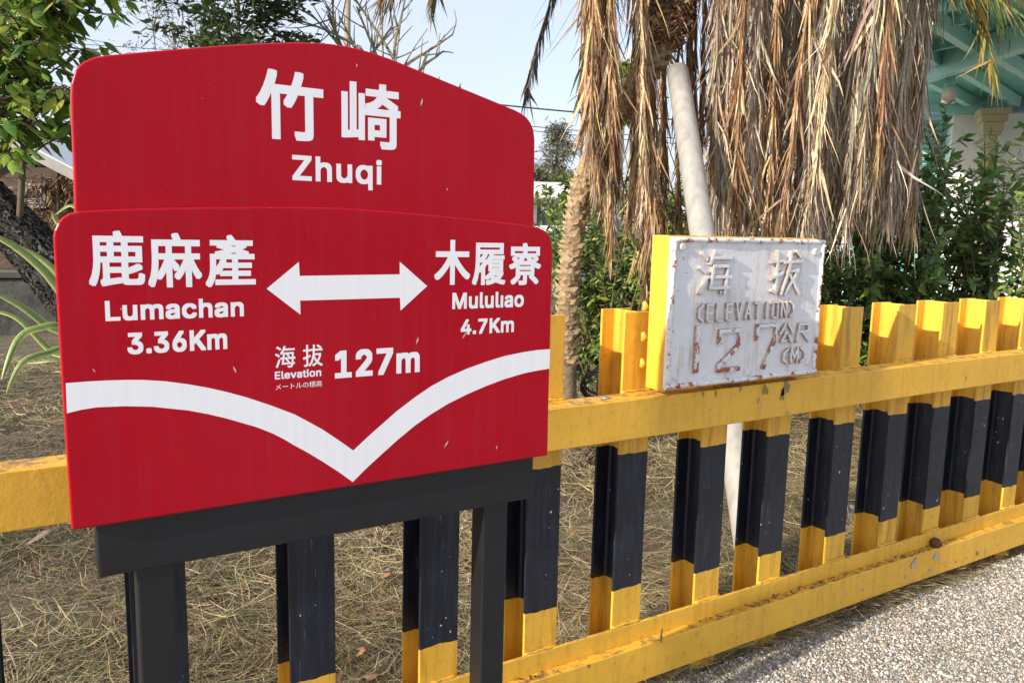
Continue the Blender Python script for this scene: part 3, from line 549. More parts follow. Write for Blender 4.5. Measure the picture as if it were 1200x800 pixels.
# pebbles of the exposed aggregate, where they are big enough to be told apart
def inframe(P, margin=60):
    d = P - CAM; z = d @ AX
    x = 600 + F_PX * (d @ RT) / z; y = 400 - F_PX * (d @ UP) / z
    return (z > .1) & (x > -margin) & (x < 1200 + margin) & (y > -margin) & (y < 800 + margin), x, y
def pebbles():
    bm = bmesh.new(); bmesh.ops.create_icosphere(bm, subdivisions=1, radius=1)
    iv = np.array([v.co[:] for v in bm.verts]); fi = np.array([[v.index for v in f.verts] for f in bm.faces]); bm.free()
    st = .0068
    X, Y = np.meshgrid(np.arange(.7, 3.9, st), np.arange(.75, 1.575, st)); X = X.ravel(); Y = Y.ravel()
    X = X + rng.uniform(-.45, .45, len(X)) * st; Y = Y + rng.uniform(-.45, .45, len(Y)) * st
    ok, _, _ = inframe(np.stack([X, Y, 0 * X], 1), 110)
    ok &= rng.random(len(X)) < .93
    X = X[ok]; Y = Y[ok]; N = len(X)
    s = rng.lognormal(math.log(.0032), .36, N); an = rng.uniform(0, 2 * math.pi, N); el = rng.uniform(.65, 1.0, N)
    L = iv[None] * np.stack([s * 1.15, s * el, s * .75], 1)[:, None] * (1 + rng.normal(0, .09, (N, len(iv), 1)))
    ca, sa = np.cos(an)[:, None], np.sin(an)[:, None]
    W = np.stack([L[..., 0] * ca - L[..., 1] * sa, L[..., 0] * sa + L[..., 1] * ca, L[..., 2]], -1)
    W += np.stack([X, Y, rng.uniform(-.0005, .0022, N)], 1)[:, None]
    F = (fi[None] + (np.arange(N) * len(iv))[:, None, None]).reshape(-1, 3)
    C = tint(N, [(.55, .52, .46), (.45, .41, .33), (.33, .29, .23), (.27, .26, .24), (.68, .66, .63), (.14, .13, .12), (.44, .35, .24), (.47, .46, .44), (.20, .18, .15)], .09)
    mass("pebbles", W.reshape(-1, 3), F, np.repeat(C, len(iv), 0), M['pebble'], kind='stuff',
         label="small pale pebbles set in the paving in front of the fence")
pebbles()

n = 900; xs = rng.uniform(.4, 4.2, n); b = np.stack([xs, 1.578 - rng.exponential(.03, n), np.full(n, .004)], 1); d = rng.normal(0, 1, (n, 3)); d[:, 2] = np.abs(d[:, 2]) * .08
V, Fq, C = leaves(b, d, np.tile([0, 0, 1.0], (n, 1)), rng.uniform(.008, .05, n), rng.uniform(.0006, .002, n), tint(n, [(.30, .23, .13), (.20, .14, .08), (.12, .08, .05), (.38, .32, .2)], .2), 0, fold=.2)
mass("blown_straw", V, Fq, C, M['straw'], kind='stuff', label="bits of straw and dirt along the broken edge of the paving under the fence")
# ------------------------------------------------------------------ fence
FY = 1.60
fence = empty("steel_fence", (1.6, FY, 0), "yellow and black steel fence with upright beam posts beside the pavement", "fence")
def post_profile():
    W, D, tf, tw, r = .05, .103, .008, .0035, .006
    half = [(-W, 0), (W, 0), (W, tf), (tw + r, tf), (tw, tf + r), (tw, D - tf - r), (tw + r, D - tf), (W, D - tf), (W, D), (-W, D), (-W, D - tf),
            (-tw - r, D - tf), (-tw, D - tf - r), (-tw, tf + r), (-tw - r, tf), (-W, tf)]
    return half
rights = [-.22, -.036, .160, .349, .536, .72, .897, 1.09, 1.26, 1.459, 1.639, 1.809, 1.977, 2.15, 2.325, 2.5]
post0 = None
for i, k in enumerate(rights):
    x = k * FY - .05 + random.uniform(-.002, .002); z = 0.003 * (i < 8) + random.uniform(-.003, .003) + (.016 if 4 < i < 7 else 0)
    if post0 is None:
        mb = MB(); mb.prism(post_profile(), lambda a, b, tt: (x + a, FY + b, tt), -.10, 1.058)
        post0 = mb.build("post", M['banded'], fence, bevel=.0012, seg=1, origin=(x, FY, 0)); post0.location.z = z
    else:
        copy_of(post0, fence, Vector((x, FY, z)) - fence.location, (random.uniform(-.004, .004), random.uniform(-.004, .004), random.uniform(-.01, .01)))
def channel(name, y0, y1, z0, z1, th, lip=None):
    """steel channel: front web, top and bottom flanges running back; optional lip plate behind"""
    mb = MB(); x0, x1 = -1.2, 5.6
    poly = [(y0, z0), (y0, z1), (y1, z1), (y1, z1 - th), (y0 + th, z1 - th), (y0 + th, z0 + th), (y1, z0 + th), (y1, z0)]
    # outline in (y, z); many sections along x so the steel is slightly wavy
    n = len(poly); xs = np.linspace(x0, x1, 35); vs = []
    for x in xs:
        wv = .0012 * math.sin(x * 3.1) + .0008 * math.sin(x * 7.7 + 1); wz = .0010 * math.sin(x * 2.3 + 2)
        vs += [(x, a + (wv if a < y1 - 1e-6 else 0), b + wz) for a, b in poly]
    fs = [tuple(range(n)), tuple(range(len(vs) - 1, len(vs) - 1 - n, -1))]
    for j in range(len(xs) - 1):
        for i in range(n): fs.append((j * n + i, (j + 1) * n + i, (j + 1) * n + (i + 1) % n, j * n + (i + 1) % n))
    mb.add(vs, fs)
    return mb.build(name, M['yellow'], fence, bevel=.004, seg=3, origin=(1.6, y0, z0))
channel("top_rail", 1.524, 1.598, .7605, .8645, .006)
channel("bottom_rail", 1.556, 1.588, .055, .160, .006)
mb = MB(); mb.box((-1.2, 1.5885, .07), (5.6, 1.5975, .2105)); mb.build("rail_plate", M['yellow'], fence, bevel=.0025, origin=(1.6, 1.59, .1))
# weld beads where posts meet the rails
for i, k in enumerate(rights[1:], 1):
    x1 = k * FY + .001; x0 = x1 - .101
    for (zz, yy) in ((.8655, 1.598), (.212, 1.597)):
        mb = MB(); pts = [(x0 + (x1 - x0) * q / 9, yy + random.uniform(-.001, .001), zz + random.uniform(-.001, .0015)) for q in range(10)]
        mb.tube(pts, [.0042 + random.uniform(-.0012, .0016) for _ in pts], 6)
        mb.build("weld_bead", M['yellow'], fence, origin=(x0, FY, zz))
p = on_z(705, 465, .8645); mb = MB(); mb.tube([(p[0], 1.563, .864), (p[0], 1.563, .8685)], [.0115, .0105], 16); mb.build("bolt_head", M['zinc'], fence, origin=(p[0], 1.563, .866))
p = on_y(1096, 632, 1.572); mb = MB()
mb.tube([(p[0], 1.572, .158), (p[0], 1.570, .178), (p[0] + .003, 1.566, .192)], [.015, .019, .012], 9)
mb.tube([(p[0] - .016, 1.570, .160), (p[0] + .02, 1.566, .168)], [.010, .012], 7)
mb.build("rusty_bolt", M['rust'], fence, origin=(p[0], 1.57, .16))
def flake(px, py, y, w, h, mat, ang=0.0):
    c = on_y(px, py, y); n = 26; ph = rng.uniform(0, 6.28, 4); q = []
    for i in range(n):
        a = 2 * math.pi * i / n; r = 1 + .30 * math.sin(2 * a + ph[0]) + .22 * math.sin(3 * a + ph[1]) + .16 * math.sin(5 * a + ph[2]) + .10 * math.sin(9 * a + ph[3])
        u_, v_ = math.cos(a) * w * r, math.sin(a) * h * r; q.append((u_ * math.cos(ang) - v_ * math.sin(ang), u_ * math.sin(ang) + v_ * math.cos(ang)))
    mb = MB(); mb.add([(c[0] + a, y, c[2] + b) for a, b in q], [tuple(range(n))]); mb.build("bare_patch", mat, fence, origin=c)
M['undercoat'] = plain("old_ochre_undercoat", (.27, .19, .065), .75, 0, .25, 60, .4, .002)
M['greycoat'] = plain("grey_primer", (.40, .41, .42), .7, 0, .2, 60, .4, .002)
for a in ((921, 455, .020, .016), (917, 463, .010, .013), (897, 457, .009, .017), (868, 455, .004, .008), (839, 461, .003, .012), (824, 462, .003, .009)): flake(a[0], a[1], 1.5222, a[2], a[3], M['undercoat'])
for a in ((1071, 660, .012, .017, -.5), (1097, 652, .017, .011, .4), (1090, 668, .009, .006, .3), (1062, 676, .004, .008, 0), (1012, 691, .006, .004, 0), (1155, 645, .005, .010, 0)): flake(a[0], a[1], 1.5542, a[2], a[3], M['greycoat'], a[4])
for a in ((1145, 648, .007, .012), (1120, 658, .004, .004), (775, 745, .006, .016), (690, 780, .004, .006)): flake(a[0], a[1], 1.5542, a[2], a[3], M['undercoat'])
# crumbs of dirt and flaked paint lying on the lower ledge
N = 1500; xs = rng.uniform(0, 4.6, N); keep = (np.sin(xs * 3.3) + np.sin(xs * 7.1 + 1) * .6 + rng.normal(0, .5, N)) > .1; xs = xs[keep]; N = len(xs)
b = np.stack([xs, rng.uniform(1.562, 1.586, N), np.full(N, .1612)], 1); d = rng.normal(0, 1, (N, 3)); d[:, 2] = abs(d[:, 2]) * .3
V, Fq, C = leaves(b, d, np.tile([0, 0, 1.0], (N, 1)), rng.uniform(.003, .011, N), rng.uniform(.0012, .004, N), tint(N, [(.09, .06, .035), (.2, .13, .06), (.3, .24, .16), (.05, .035, .025), (.45, .26, .04)]), 0, K=3, shape=(.5, 1, .4))
mass("ledge_debris", V, Fq, C, M['straw'], fence, origin=(1.6, 1.57, .16), kind='stuff')

# ------------------------------------------------------------------ red station sign
SY = 1.335
sign = empty("station_sign", (.49, SY + .05, 0), "red two-tier station sign with white arrow and place names on black posts", "station sign")
def outline_y(pts, y): return [(float(q[0]), float(q[2])) for q in (on_y(a, b, y) for a, b in pts)]
UPY = SY + .022
up_pts = [(88, 262), (86.5, 200), (83.8, 140), (83, 112), (83.6, 98), (88, 83), (93, 76.5), (99, 72), (110, 67.3), (123, 65), (150, 62.4), (176.7, 60), (226.7, 55.8), (262, 53.2), (295, 51.2), (341, 49.6),
          (368, 50), (386.7, 51.2), (405, 53.8), (423, 57.8), (440, 62.8), (460, 69.8), (476.7, 76.6), (513, 91.5), (550, 106.7), (586.7, 121.8), (603, 128.6), (611, 132.6), (617, 137), (622, 143.5), (625.6, 152), (627, 163), (627, 180), (626.6, 210), (625.5, 285)]
lo_pts = [(84, 621.5), (74, 470), (66.5, 345), (63.4, 292), (62.8, 278), (64.2, 269.5), (67.8, 261.5), (73, 255.3), (81, 250.2), (91.7, 247.6), (112, 246.3), (133, 245.3), (165, 244.3), (200, 243.5), (250, 242.7), (300, 242.3), (350, 242.5), (400, 243.4), (452, 247),
          (508, 252), (573, 258.3), (610, 262.7), (624, 264.8), (632, 266.6), (639.5, 270.6), (644.5, 276.5), (647, 283.5), (647.8, 296), (646, 370), (643.6, 460), (642, 533.5)]
def panel(name, pts, y, th):
    o2 = outline_y(pts, y)[::-1]                                   # counter-clockwise seen from the front
    mb = MB(); mb.prism(o2, lambda a, b, tt: (a, tt, b), y, y + th)
    o = mb.build(name, M['red'], sign, bevel=.0032, seg=3, origin=(.49, y, 1.2))
    for p in o.data.polygons: p.use_smooth = False
    return o
upper = panel("upper_panel", up_pts, UPY, .020)
lower = panel("lower_panel", lo_pts, SY, .020)
def tbox(l, r, tp, bt, y):
    return (on_y(*l, y)[0], on_y(*r, y)[0], on_y(*bt, y)[2], on_y(*tp, y)[2])
UT = UPY - .00012; LT = SY - .00012
for s, l, r, tp, bt, bold, par, y, nm in [
    ('竹', (299.5, 120), (379, 108), (317, 80.5), (365, 166.5), .0030, upper, UT, 'station_name'),
    ('崎', (400, 130), (469.5, 135), (411, 94.5), (457, 176), .0027, upper, UT, 'station_name'),
    ('Zhuqi', (342.5, 205), (447.5, 207), (354, 181.3), (430, 223), .0018, upper, UT, 'station_name_roman'),
    ('鹿', (104.2, 333), (170.5, 330), (139, 270.2), (120, 335.7), .0020, lower, LT, 'place_name'),
    ('麻', (173.5, 330), (237.3, 330), (206, 272.8), (200, 336.8), .0020, lower, LT, 'place_name'),
    ('產', (241, 335), (300, 333), (269, 275), (295, 336), .0019, lower, LT, 'place_name'),
    ('Lumachan', (123, 363), (285.8, 362), (229, 350), (127, 376.6), .0015, lower, LT, 'place_name_roman'),
    ('3.36Km', (149, 402), (266.3, 398), (195, 388), (215, 412), .0016, lower, LT, 'distance_lettering'),
    ('木', (508.7, 325), (551, 325), (531, 281), (531, 333.8), .0022, lower, LT, 'place_name'),
    ('履', (553, 330), (592.3, 330), (575, 284.5), (575, 334), .0019, lower, LT, 'place_name'),
    ('寮', (596, 330), (633.5, 330), (615, 284.5), (615, 334), .0019, lower, LT, 'place_name'),
    ('Mululıao', (530, 355), (613.8, 355), (556, 342.5), (533, 362.5), .0014, lower, LT, 'place_name_roman'),
    ('4.7Km', (540, 382), (602.3, 382), (545, 374), (560, 391.3), .0014, lower, LT, 'distance_lettering'),
    ('127m', (392.2, 427), (492, 425), (405, 410), (400, 443), .0026, lower, LT, 'elevation_figure'),
    ('海', (322.3, 420), (346.2, 420), (335, 405), (335, 430.8), .0004, lower, LT, 'elevation_lettering'),
    ('拔', (355, 417), (378.3, 417), (368, 403.5), (365, 429.3), .0004, lower, LT, 'elevation_lettering'),
    ('Elevation', (322, 439), (376.5, 438), (355, 432.8), (324, 444.6), .0006, lower, LT, 'elevation_lettering'),
    ('メートルの標高', (323, 452), (377.3, 450), (372, 446), (330, 456.5), .0, lower, LT, 'elevation_lettering')]:
    lettering(s, tbox(l, r, tp, bt, y), y, M['film'], par, nm, bold, gap={'メートルの標高': .28, '127m': .02, 'Zhuqi': .03}.get(s, .015))
def flat(name, pts, y, mat, par):
    q = outline_y(pts, y); tr = tessellate_polygon([[Vector((a, b, 0)) for a, b in q]]); fs = []
    for t3 in tr:
        (ax, az), (bx, bz), (cx, cz) = (q[i] for i in t3); s = (bx - ax) * (cz - az) - (cx - ax) * (bz - az)
        fs.append(tuple(t3) if s > 0 else tuple(t3)[::-1])
    MB().add([(a, y, b) for a, b in q], fs).build(name, mat, par, origin=(q[0][0], y, q[0][1]))
flat("arrow_mark", [(312.5, 338.3), (350.2, 306.8), (351.2, 323.2), (468.4, 321.4), (468.4, 306.6), (500.6, 335.2), (469.4, 363.8), (468.7, 348.8), (351.8, 352.2), (352.2, 368.6)], LT, M['film'], lower)
top = [(77, 448.8), (100, 447), (125, 445.6), (147, 445), (168.3, 445), (194.3, 446.6), (220, 450), (244, 454.2), (266, 459.2), (287.5, 465), (300, 469), (320, 475.8), (345, 485.2), (362, 494.2), (378, 503), (396, 515), (414, 527.6),
       (430, 512.5), (444, 500), (465, 481.5), (486, 465.5), (505, 452.5), (525, 441.6), (548, 431.5), (570, 423.6), (592, 416.8), (615, 412.2), (630, 410), (645, 408.9)]
bot = [(643.8, 431.8), (630, 434), (615, 437), (592, 443.8), (570, 452), (548, 461.5), (525, 473), (505, 485.2), (486, 498.5), (465, 516), (444, 535), (428, 549.8), (413.4, 564.5),
       (396, 552), (378, 540.5), (362, 530.8), (345, 521.6), (333, 514.5), (320, 507.8), (300, 500), (266, 490.2), (243, 484.8), (220, 480.6), (179, 476.4), (146.7, 475.7), (114, 477), (96, 479.8), (78.4, 484)]
flat("white_stripe", top + bot, LT, M['film'], lower)
# scratches through the paint
for (a, b, L, an, par, y) in [(494, 120, 10, 80, upper, UT), (523, 464 + 56, 11, 60, lower, LT), (544, 393, 9, 60, lower, LT), (489, 399, 9, 75, lower, LT), (582, 524, 5, 80, lower, LT), (110, 434, 6, 125, lower, LT), (275, 433, 9, 115, lower, LT), (418, 77, 5, 95, upper, UT), (142, 362, 4, 120, lower, LT), (524, 222, 3, 90, upper, UT), (237, 115, 4, 10, upper, UT), (222, 115, 3, 15, upper, UT), (246, 98, 4, 25, upper, UT)]:
    dx, dy = math.cos(R(an)) * L / 2, -math.sin(R(an)) * L / 2; w = 1.0 if L > 8 else .6
    flat("paint_scratch", [(a - dx, b - dy), (a - w, b + .3), (a + dx, b + dy), (a + w * 1.4, b - .2)], y - .0003, M['fleck'], par)
bl = on_y(113, 618, SY + .012); br = on_y(624, 583, SY + .012)
mb = MB(); mb.box((bl[0], SY + .012, br[2] - .001), (br[0], SY + .070, br[2] + .15)); mb.build("cross_beam", M['black'], sign, bevel=.003, origin=(bl[0], SY, br[2]))
for a in (.579, .105):
    x0 = a * (SY + .018); zz = br[2] - .002
    mb = MB(); mb.box((x0, SY + .018, .004), (x0 + .0555, SY + .068, zz)); mb.build("sign_post", M['black'], sign, bevel=.003, origin=(x0, SY, 0))
    mb = MB(); mb.box((x0 - .03, SY - .012, .0005), (x0 + .085, SY + .098, .0035 + .006)); mb.build("base_plate", M['black'], sign, bevel=.001, origin=(x0, SY, 0))

# ------------------------------------------------------------------ cast elevation plate on the rail
EY = 1.500
el = empty("elevation_sign", (1.69, EY + .05, .87), "old white cast elevation plate with raised lettering on yellow backing frame above the rail", "sign")
x0, x1, z0, z1 = .9305 * EY, 1.3195 * EY, 1.28 - .2635 * EY, 1.28 - .0055 * EY
mb = MB(); mb.box((x0 - .004, EY + .014, z0 - .006), (x1 - .012, EY + .073, z1 + .004)); mb.build("backing_frame", M['yellow'], el, bevel=.004, origin=(x0, EY, z0))
mb = MB(); mb.box((x0 - .002, EY + .010, z0 - .008), (x0 + .012, EY + .018, z1 + .002)); mb.build("frame_edge", M['yellow'], el, bevel=.002, origin=(x0, EY, z0))
mb = MB(); mb.box((x0, EY, z0), (x1, EY + .0135, z1)); plate = mb.build("cast_plate", M['plate'], el, bevel=.003, origin=(x0, EY, z0))
mb = MB(); w = .013; yf = EY - .006
def wobbly(a, b, n=26):
    return [tuple(np.array(a) + (np.array(b) - np.array(a)) * i / n + rng.normal(0, .0007, 3)) for i in range(n + 1)]
for a, b in (((x0, z0 + w / 2), (x1, z0 + w / 2)), ((x0, z1 - w / 2), (x1, z1 - w / 2)), ((x0 + w / 2, z0 + w), (x0 + w / 2, z1 - w)), ((x1 - w / 2, z0 + w), (x1 - w / 2, z1 - w))):
    pts = wobbly((a[0], EY, a[1]), (b[0], EY, b[1])); mb.tube(pts, w / 2, 8)
mb.build("raised_rim", M['rim'], plate, origin=(x0, EY, z0))
def ebox(l, r, tp, bt, y=EY - .004):
    return (on_y(l, (tp + bt) / 2, y)[0], on_y(r, (tp + bt) / 2, y)[0], on_y((l + r) / 2, bt, y)[2], on_y((l + r) / 2, tp, y)[2])
def relief_obj(name, mb): 
    o = mb.build(name, M['relief'], plate, bevel=.0022, seg=2, origin=(x0, EY, z0)); return o
STROKES = {'E': [((1, 0), (0, 0)), ((0, 0), (0, 1)), ((0, 1), (1, 1)), ((0, .5), (.8, .5))], 'L': [((0, 1), (0, 0)), ((0, 0), (1, 0))], 'V': [((0, 1), (.5, 0)), ((.5, 0), (1, 1))],
  'A': [((0, 0), (.5, 1)), ((.5, 1), (1, 0)), ((.22, .35), (.78, .35))], 'T': [((0, 1), (1, 1)), ((.5, 1), (.5, 0))], 'I': [((.5, 0), (.5, 1))], 'O': [((0, 0), (0, 1)), ((0, 1), (1, 1)), ((1, 1), (1, 0)), ((1, 0), (0, 0))],
  'N': [((0, 0), (0, 1)), ((0, 1), (1, 0)), ((1, 0), (1, 1))], '(': [((1, 1), (.3, .75)), ((.3, .75), (.3, .25)), ((.3, .25), (1, 0))], ')': [((0, 1), (.7, .75)), ((.7, .75), (.7, .25)), ((.7, .25), (0, 0))],
  'M': [((0, 0), (0, 1)), ((0, 1), (.5, .35)), ((.5, .35), (1, 1)), ((1, 1), (1, 0))], '1': [((.5, 0), (.5, 1))], '2': [((0, .72), (0, 1)), ((0, 1), (1, 1)), ((1, 1), (1, .62)), ((1, .62), (0, .12)), ((0, .12), (0, 0)), ((0, 0), (1, 0))],
  '海': [((.05, .95), (.2, .82)), ((0, .62), (.16, .52)), ((.02, .02), (.2, .34)), ((.44, 1), (.30, .72)), ((.38, .86), (1, .86)), ((.42, .66), (.36, .14)), ((.42, .66), (.9, .66)), ((.9, .66), (.84, .02)), ((.26, .40), (1, .40)), ((.34, .14), (.96, .14)), ((.84, .02), (.70, .02))],
  '拔': [((0, .76), (.38, .79)), ((.2, 1), (.2, .03)), ((.2, .03), (.06, .09)), ((0, .36), (.38, .50)), ((.42, .75), (1, .78)), ((.64, 1), (.60, .60)), ((.60, .60), (.38, 0)), ((.62, .54), (.92, .56)), ((.92, .56), (.50, 0)), ((.62, .46), (1, 0)), ((.82, 1), (.95, .90))],
  '公': [((.36, .98), (0, .48)), ((.62, .98), (1, .50)), ((.46, .55), (.12, .06)), ((.12, .06), (.85, .08)), ((.70, .34), (.94, 0))],
  '尺': [((.15, 1), (.9, 1)), ((.9, 1), (.9, .58)), ((.15, .58), (.9, .58)), ((.15, 1), (0, 0)), ((.45, .55), (1, 0))],
  '7': [((0, .70), (0, 1)), ((0, 1), (1, 1)), ((1, 1), (.9, .62)), ((.9, .62), (.42, 0))]}
def stroke_line(name, s, b4, w, gap=.35):
    X0, X1, Z0, Z1 = ebox(*b4); n = len(s); cw = (X1 - X0) / (n + gap * (n - 1)); k = 0
    for i, ch in enumerate(s):
        mb = MB(); a0 = X0 + i * cw * (1 + gap)
        for (p, q) in STROKES[ch]:
            P = np.array([a0 + w / 2 + p[0] * (cw - w), EY - .003 - .0002 * k, Z0 + w / 2 + p[1] * (Z1 - Z0 - w)]); Q = np.array([a0 + w / 2 + q[0] * (cw - w), EY - .003 - .0002 * k, Z0 + w / 2 + q[1] * (Z1 - Z0 - w)]); k = (k + 1) % 7
            d = (Q - P) / np.linalg.norm(Q - P) * w * .45
            mb.bar(P - d, Q + d, w, .012, up=(0, 1, 0))
        mb.build("raised_character", M['numeral' if s in '127' else 'relief'], plate, bevel=.0012, seg=2, origin=(a0, EY, Z0))
for ch, b4, w_ in (('海', (818, 857, 293, 346), .0092), ('拔', (901, 938.5, 293, 346), .0092), ('公', (912.6, 929, 378, 402), .0075), ('尺', (932, 948, 378, 401), .0075)): stroke_line("c", ch, b4, w_)
stroke_line("e", "(ELEVATION)", (815, 931, 354, 375), .0066, .32)
stroke_line("n", "1", (810, 822, 381, 437), .0150); stroke_line("n", "2", (840.5, 867, 385, 435), .0112); stroke_line("n", "7", (884, 910, 379, 432), .0112)
stroke_line("m", "(M)", (914, 944.5, 407, 426), .0065, .2)
for a, b in ((799, 289), (955, 295), (791, 441), (946, 424), (877, 436)):
    p = on_y(a, b, EY); mb = MB(); mb.tube([(p[0], EY + .002, p[2]), (p[0], EY - .004, p[2]), (p[0], EY - .006, p[2])], [.0105, .0100, .0075], 14); mb.build("rivet_head", M['plate'], plate, origin=(p[0], EY, p[2]))
for zz in (.93, 1.0, 1.08):
    mb = MB(); mb.tube([(x0 - .008, EY + .085, zz), (x0 - .006, EY + .082, zz + .012), (x0 - .009, EY + .085, zz + .024)], [.006, .009, .005], 7); mb.build("weld_lump", M['yellow'], el, origin=(x0, EY + .09, zz))

# ------------------------------------------------------------------ dry grass behind the fence
GZ = -.035
def straw():
    N = 150000
    # more, finer stalks near the fence, fewer far away
    u = rng.random(N); y = 1.60 + 7.4 * u ** 2.1
    x = rng.uniform(-.6, 1.0, N) * (y * .55 + .2) + y * rng.uniform(.0, 1.9, N) ** 1.0 * .98
    x = np.where(rng.random(N) < .28, y * rng.uniform(-.22, .42, N), x)
    P0 = np.stack([x, y, 0 * x], 1); ok, X, Y = inframe(P0, 90); ok &= x < 9.5; ok &= ~((np.sin(x * 2.7 + 1.7 * np.sin(y * 1.9)) + np.sin(y * 3.3 + x * 1.1) < -.75) & (rng.random(N) < .6))
    P0 = P0[ok]; N = len(P0); x = P0[:, 0]; y = P0[:, 1]
    P0[:, 2] = -.035 + .018 * np.sin(x * 2.1 + y) + .016 * np.sin(y * 2.7 - x * 1.3) + .01 * np.sin(x * 5.3 + y * 4.1)
    sw = np.sin(x * 3.1 + 1.3 * np.sin(y * 2.3)) * 1.6 + np.cos(y * 4.3 + x * 1.7) * 1.1
    az = sw + rng.normal(0, .75, N); L = rng.uniform(.05, .24, N); K = 4; tt = np.linspace(-.5, .5, K)
    d = np.stack([np.cos(az), np.sin(az), 0 * az], 1); s = np.stack([-np.sin(az), np.cos(az), 0 * az], 1)
    P = P0[:, None] + d[:, None] * (L[:, None] * tt)[..., None] + s[:, None] * (rng.normal(0, .07, N)[:, None] * L[:, None] * (tt ** 2 * 4))[..., None]
    lift = rng.exponential(.014, N)[:, None]; tilt = rng.normal(0, .16, N)[:, None]
    P[..., 2] += .004 + lift + np.abs(tilt * L[:, None] * tt * 2 + 0) * .8 + rng.normal(0, .003, (N, K))
    W = np.repeat(rng.uniform(.0006, .0017, N)[:, None] * np.clip(y / 2.4, 1, 2.4)[:, None], K, 1); W[:, 0] *= .5; W[:, -1] *= .3
    S = unit(s[:, None] + rng.normal(0, .35, (N, 1, 3))) * np.ones((1, K, 1))
    C = tint(N, [(.48, .41, .24), (.40, .325, .185), (.29, .23, .13), (.54, .48, .32), (.20, .155, .09), (.25, .26, .11), (.36, .34, .27), (.12, .095, .06)], .2)
    C *= np.array([[1.10, 1.02, .90]]); C *= np.clip(.96 + .30 * np.sin(x * 1.9 + 2 * np.sin(y * 1.4)) * np.sin(y * 2.1 + x) + rng.normal(0, .08, N), .45, 1.3)[:, None] * np.clip(.72 + .22 * x, .72, 1.0)[:, None]  # warm, patchy tint; darker towards the left, shade there put into the straw colour
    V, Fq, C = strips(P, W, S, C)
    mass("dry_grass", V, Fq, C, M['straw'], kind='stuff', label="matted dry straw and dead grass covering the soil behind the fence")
    # green tufts
    n = 90; cx = rng.uniform(-.3, 1, n) * 2 + rng.uniform(0, 2.4, n); cy = rng.uniform(1.7, 3.6, n); k = 16
    b = np.repeat(np.stack([cx, cy, np.full(n, -.045)], 1), k, 0) + rng.normal(0, .018, (n * k, 3)) * [1, 1, 0]
    d = rng.normal(0, .45, (n * k, 3)); d[:, 2] = 1
    V, Fq, C = leaves(b, d, rng.normal(0, 1, (n * k, 3)), rng.uniform(.03, .085, n * k), rng.uniform(.0008, .0016, n * k), tint(n * k, [(.13, .15, .04), (.20, .19, .07), (.09, .12, .03), (.28, .25, .12)]), .3, fold=0)
    mass("grass_tufts", V, Fq, C, M['straw'], kind='stuff', label="short green grass tufts growing through the dry straw")
    # brown leaf litter
    n = 620; u = rng.random(n); y = 1.65 + 6 * u ** 1.7; x = y * rng.uniform(-.25, 1.5, n)
    b = np.stack([x, y, -.012 + 0 * x], 1) + rng.normal(0, .006, (n, 3)); d = rng.normal(0, 1, (n, 3)); d[:, 2] *= .22
    nr = rng.normal(0, .35, (n, 3)); nr[:, 2] = 1
    V, Fq, C = leaves(b, d, nr, rng.uniform(.025, .075, n), rng.uniform(.006, .017, n), tint(n, [(.17, .085, .04), (.26, .14, .07), (.30, .19, .10), (.11, .065, .04), (.38, .30, .20)]), .1, fold=.4, shape=(.08, .8, 1, .7, .05))
    mass("leaf_litter", V, Fq, C, M['dead'], kind='stuff', label="small brown fallen leaves scattered over the dry grass")
straw()
def big_leaf(label, pts, w, c, group=None):
    P = np.array([on_z(a, b, z) for a, b, z in pts]); K = 9
    tt = np.linspace(0, 1, K); Q = np.stack([np.interp(tt, np.linspace(0, 1, len(P)), P[:, i]) for i in range(3)], 1)[None]
    T = unit(np.gradient(Q, axis=1)); S = unit(np.cross(T, np.array([0, 0, 1.0]))); Wd = w * np.array([.15, .6, .9, 1, .95, .8, .6, .35, .06])[None]
    V, Fq, C = strips(Q, Wd, S, np.array([c]), .55)
    mass("fallen_leaf", V, Fq, C, M['dead'], origin=Q[0, 0], label=label, cat="dry leaf", group="big dry leaves fallen on the grass")
big_leaf("long curled tan leaf lying on the straw left of the left sign post", [(75, 612, .0), (98, 604, .02), (118, 603, .012)], .022, (.42, .33, .22))
big_leaf("grey brown curled leaf, leftmost of the big ones on the straw", [(30, 637, -.01), (52, 621, .03), (75, 615, .0)], .020, (.30, .25, .20))
big_leaf("small brown leaf on the straw between second and third black posts", [(444, 676, -.01), (455, 670, .012), (467, 673, -.01)], .014, (.33, .17, .08))
big_leaf("dark brown curled leaf low between the posts under the sign", [(417, 768, -.01), (425, 757, .018), (432, 754, -.01)], .014, (.27, .15, .07))
pq = on_z(999, 603, -.01); mb = MB(); bm = bmesh.new(); bmesh.ops.create_icosphere(bm, subdivisions=2, radius=1)
mb.add([(pq[0] + v.co.x * .022 * (1 + .4 * math.sin(9 * v.co.y)), pq[1] + v.co.y * .022 * (1 + .4 * math.sin(8 * v.co.z + 1)), pq[2] + .02 + v.co.z * .026 * (1 + .3 * math.sin(7 * v.co.x))) for v in bm.verts], [[v.index for v in f.verts] for f in bm.faces]); bm.free()
mb.build("paper_scrap", M['white'], origin=pq, label="crumpled white scrap of paper on the straw behind the fence", cat="litter")

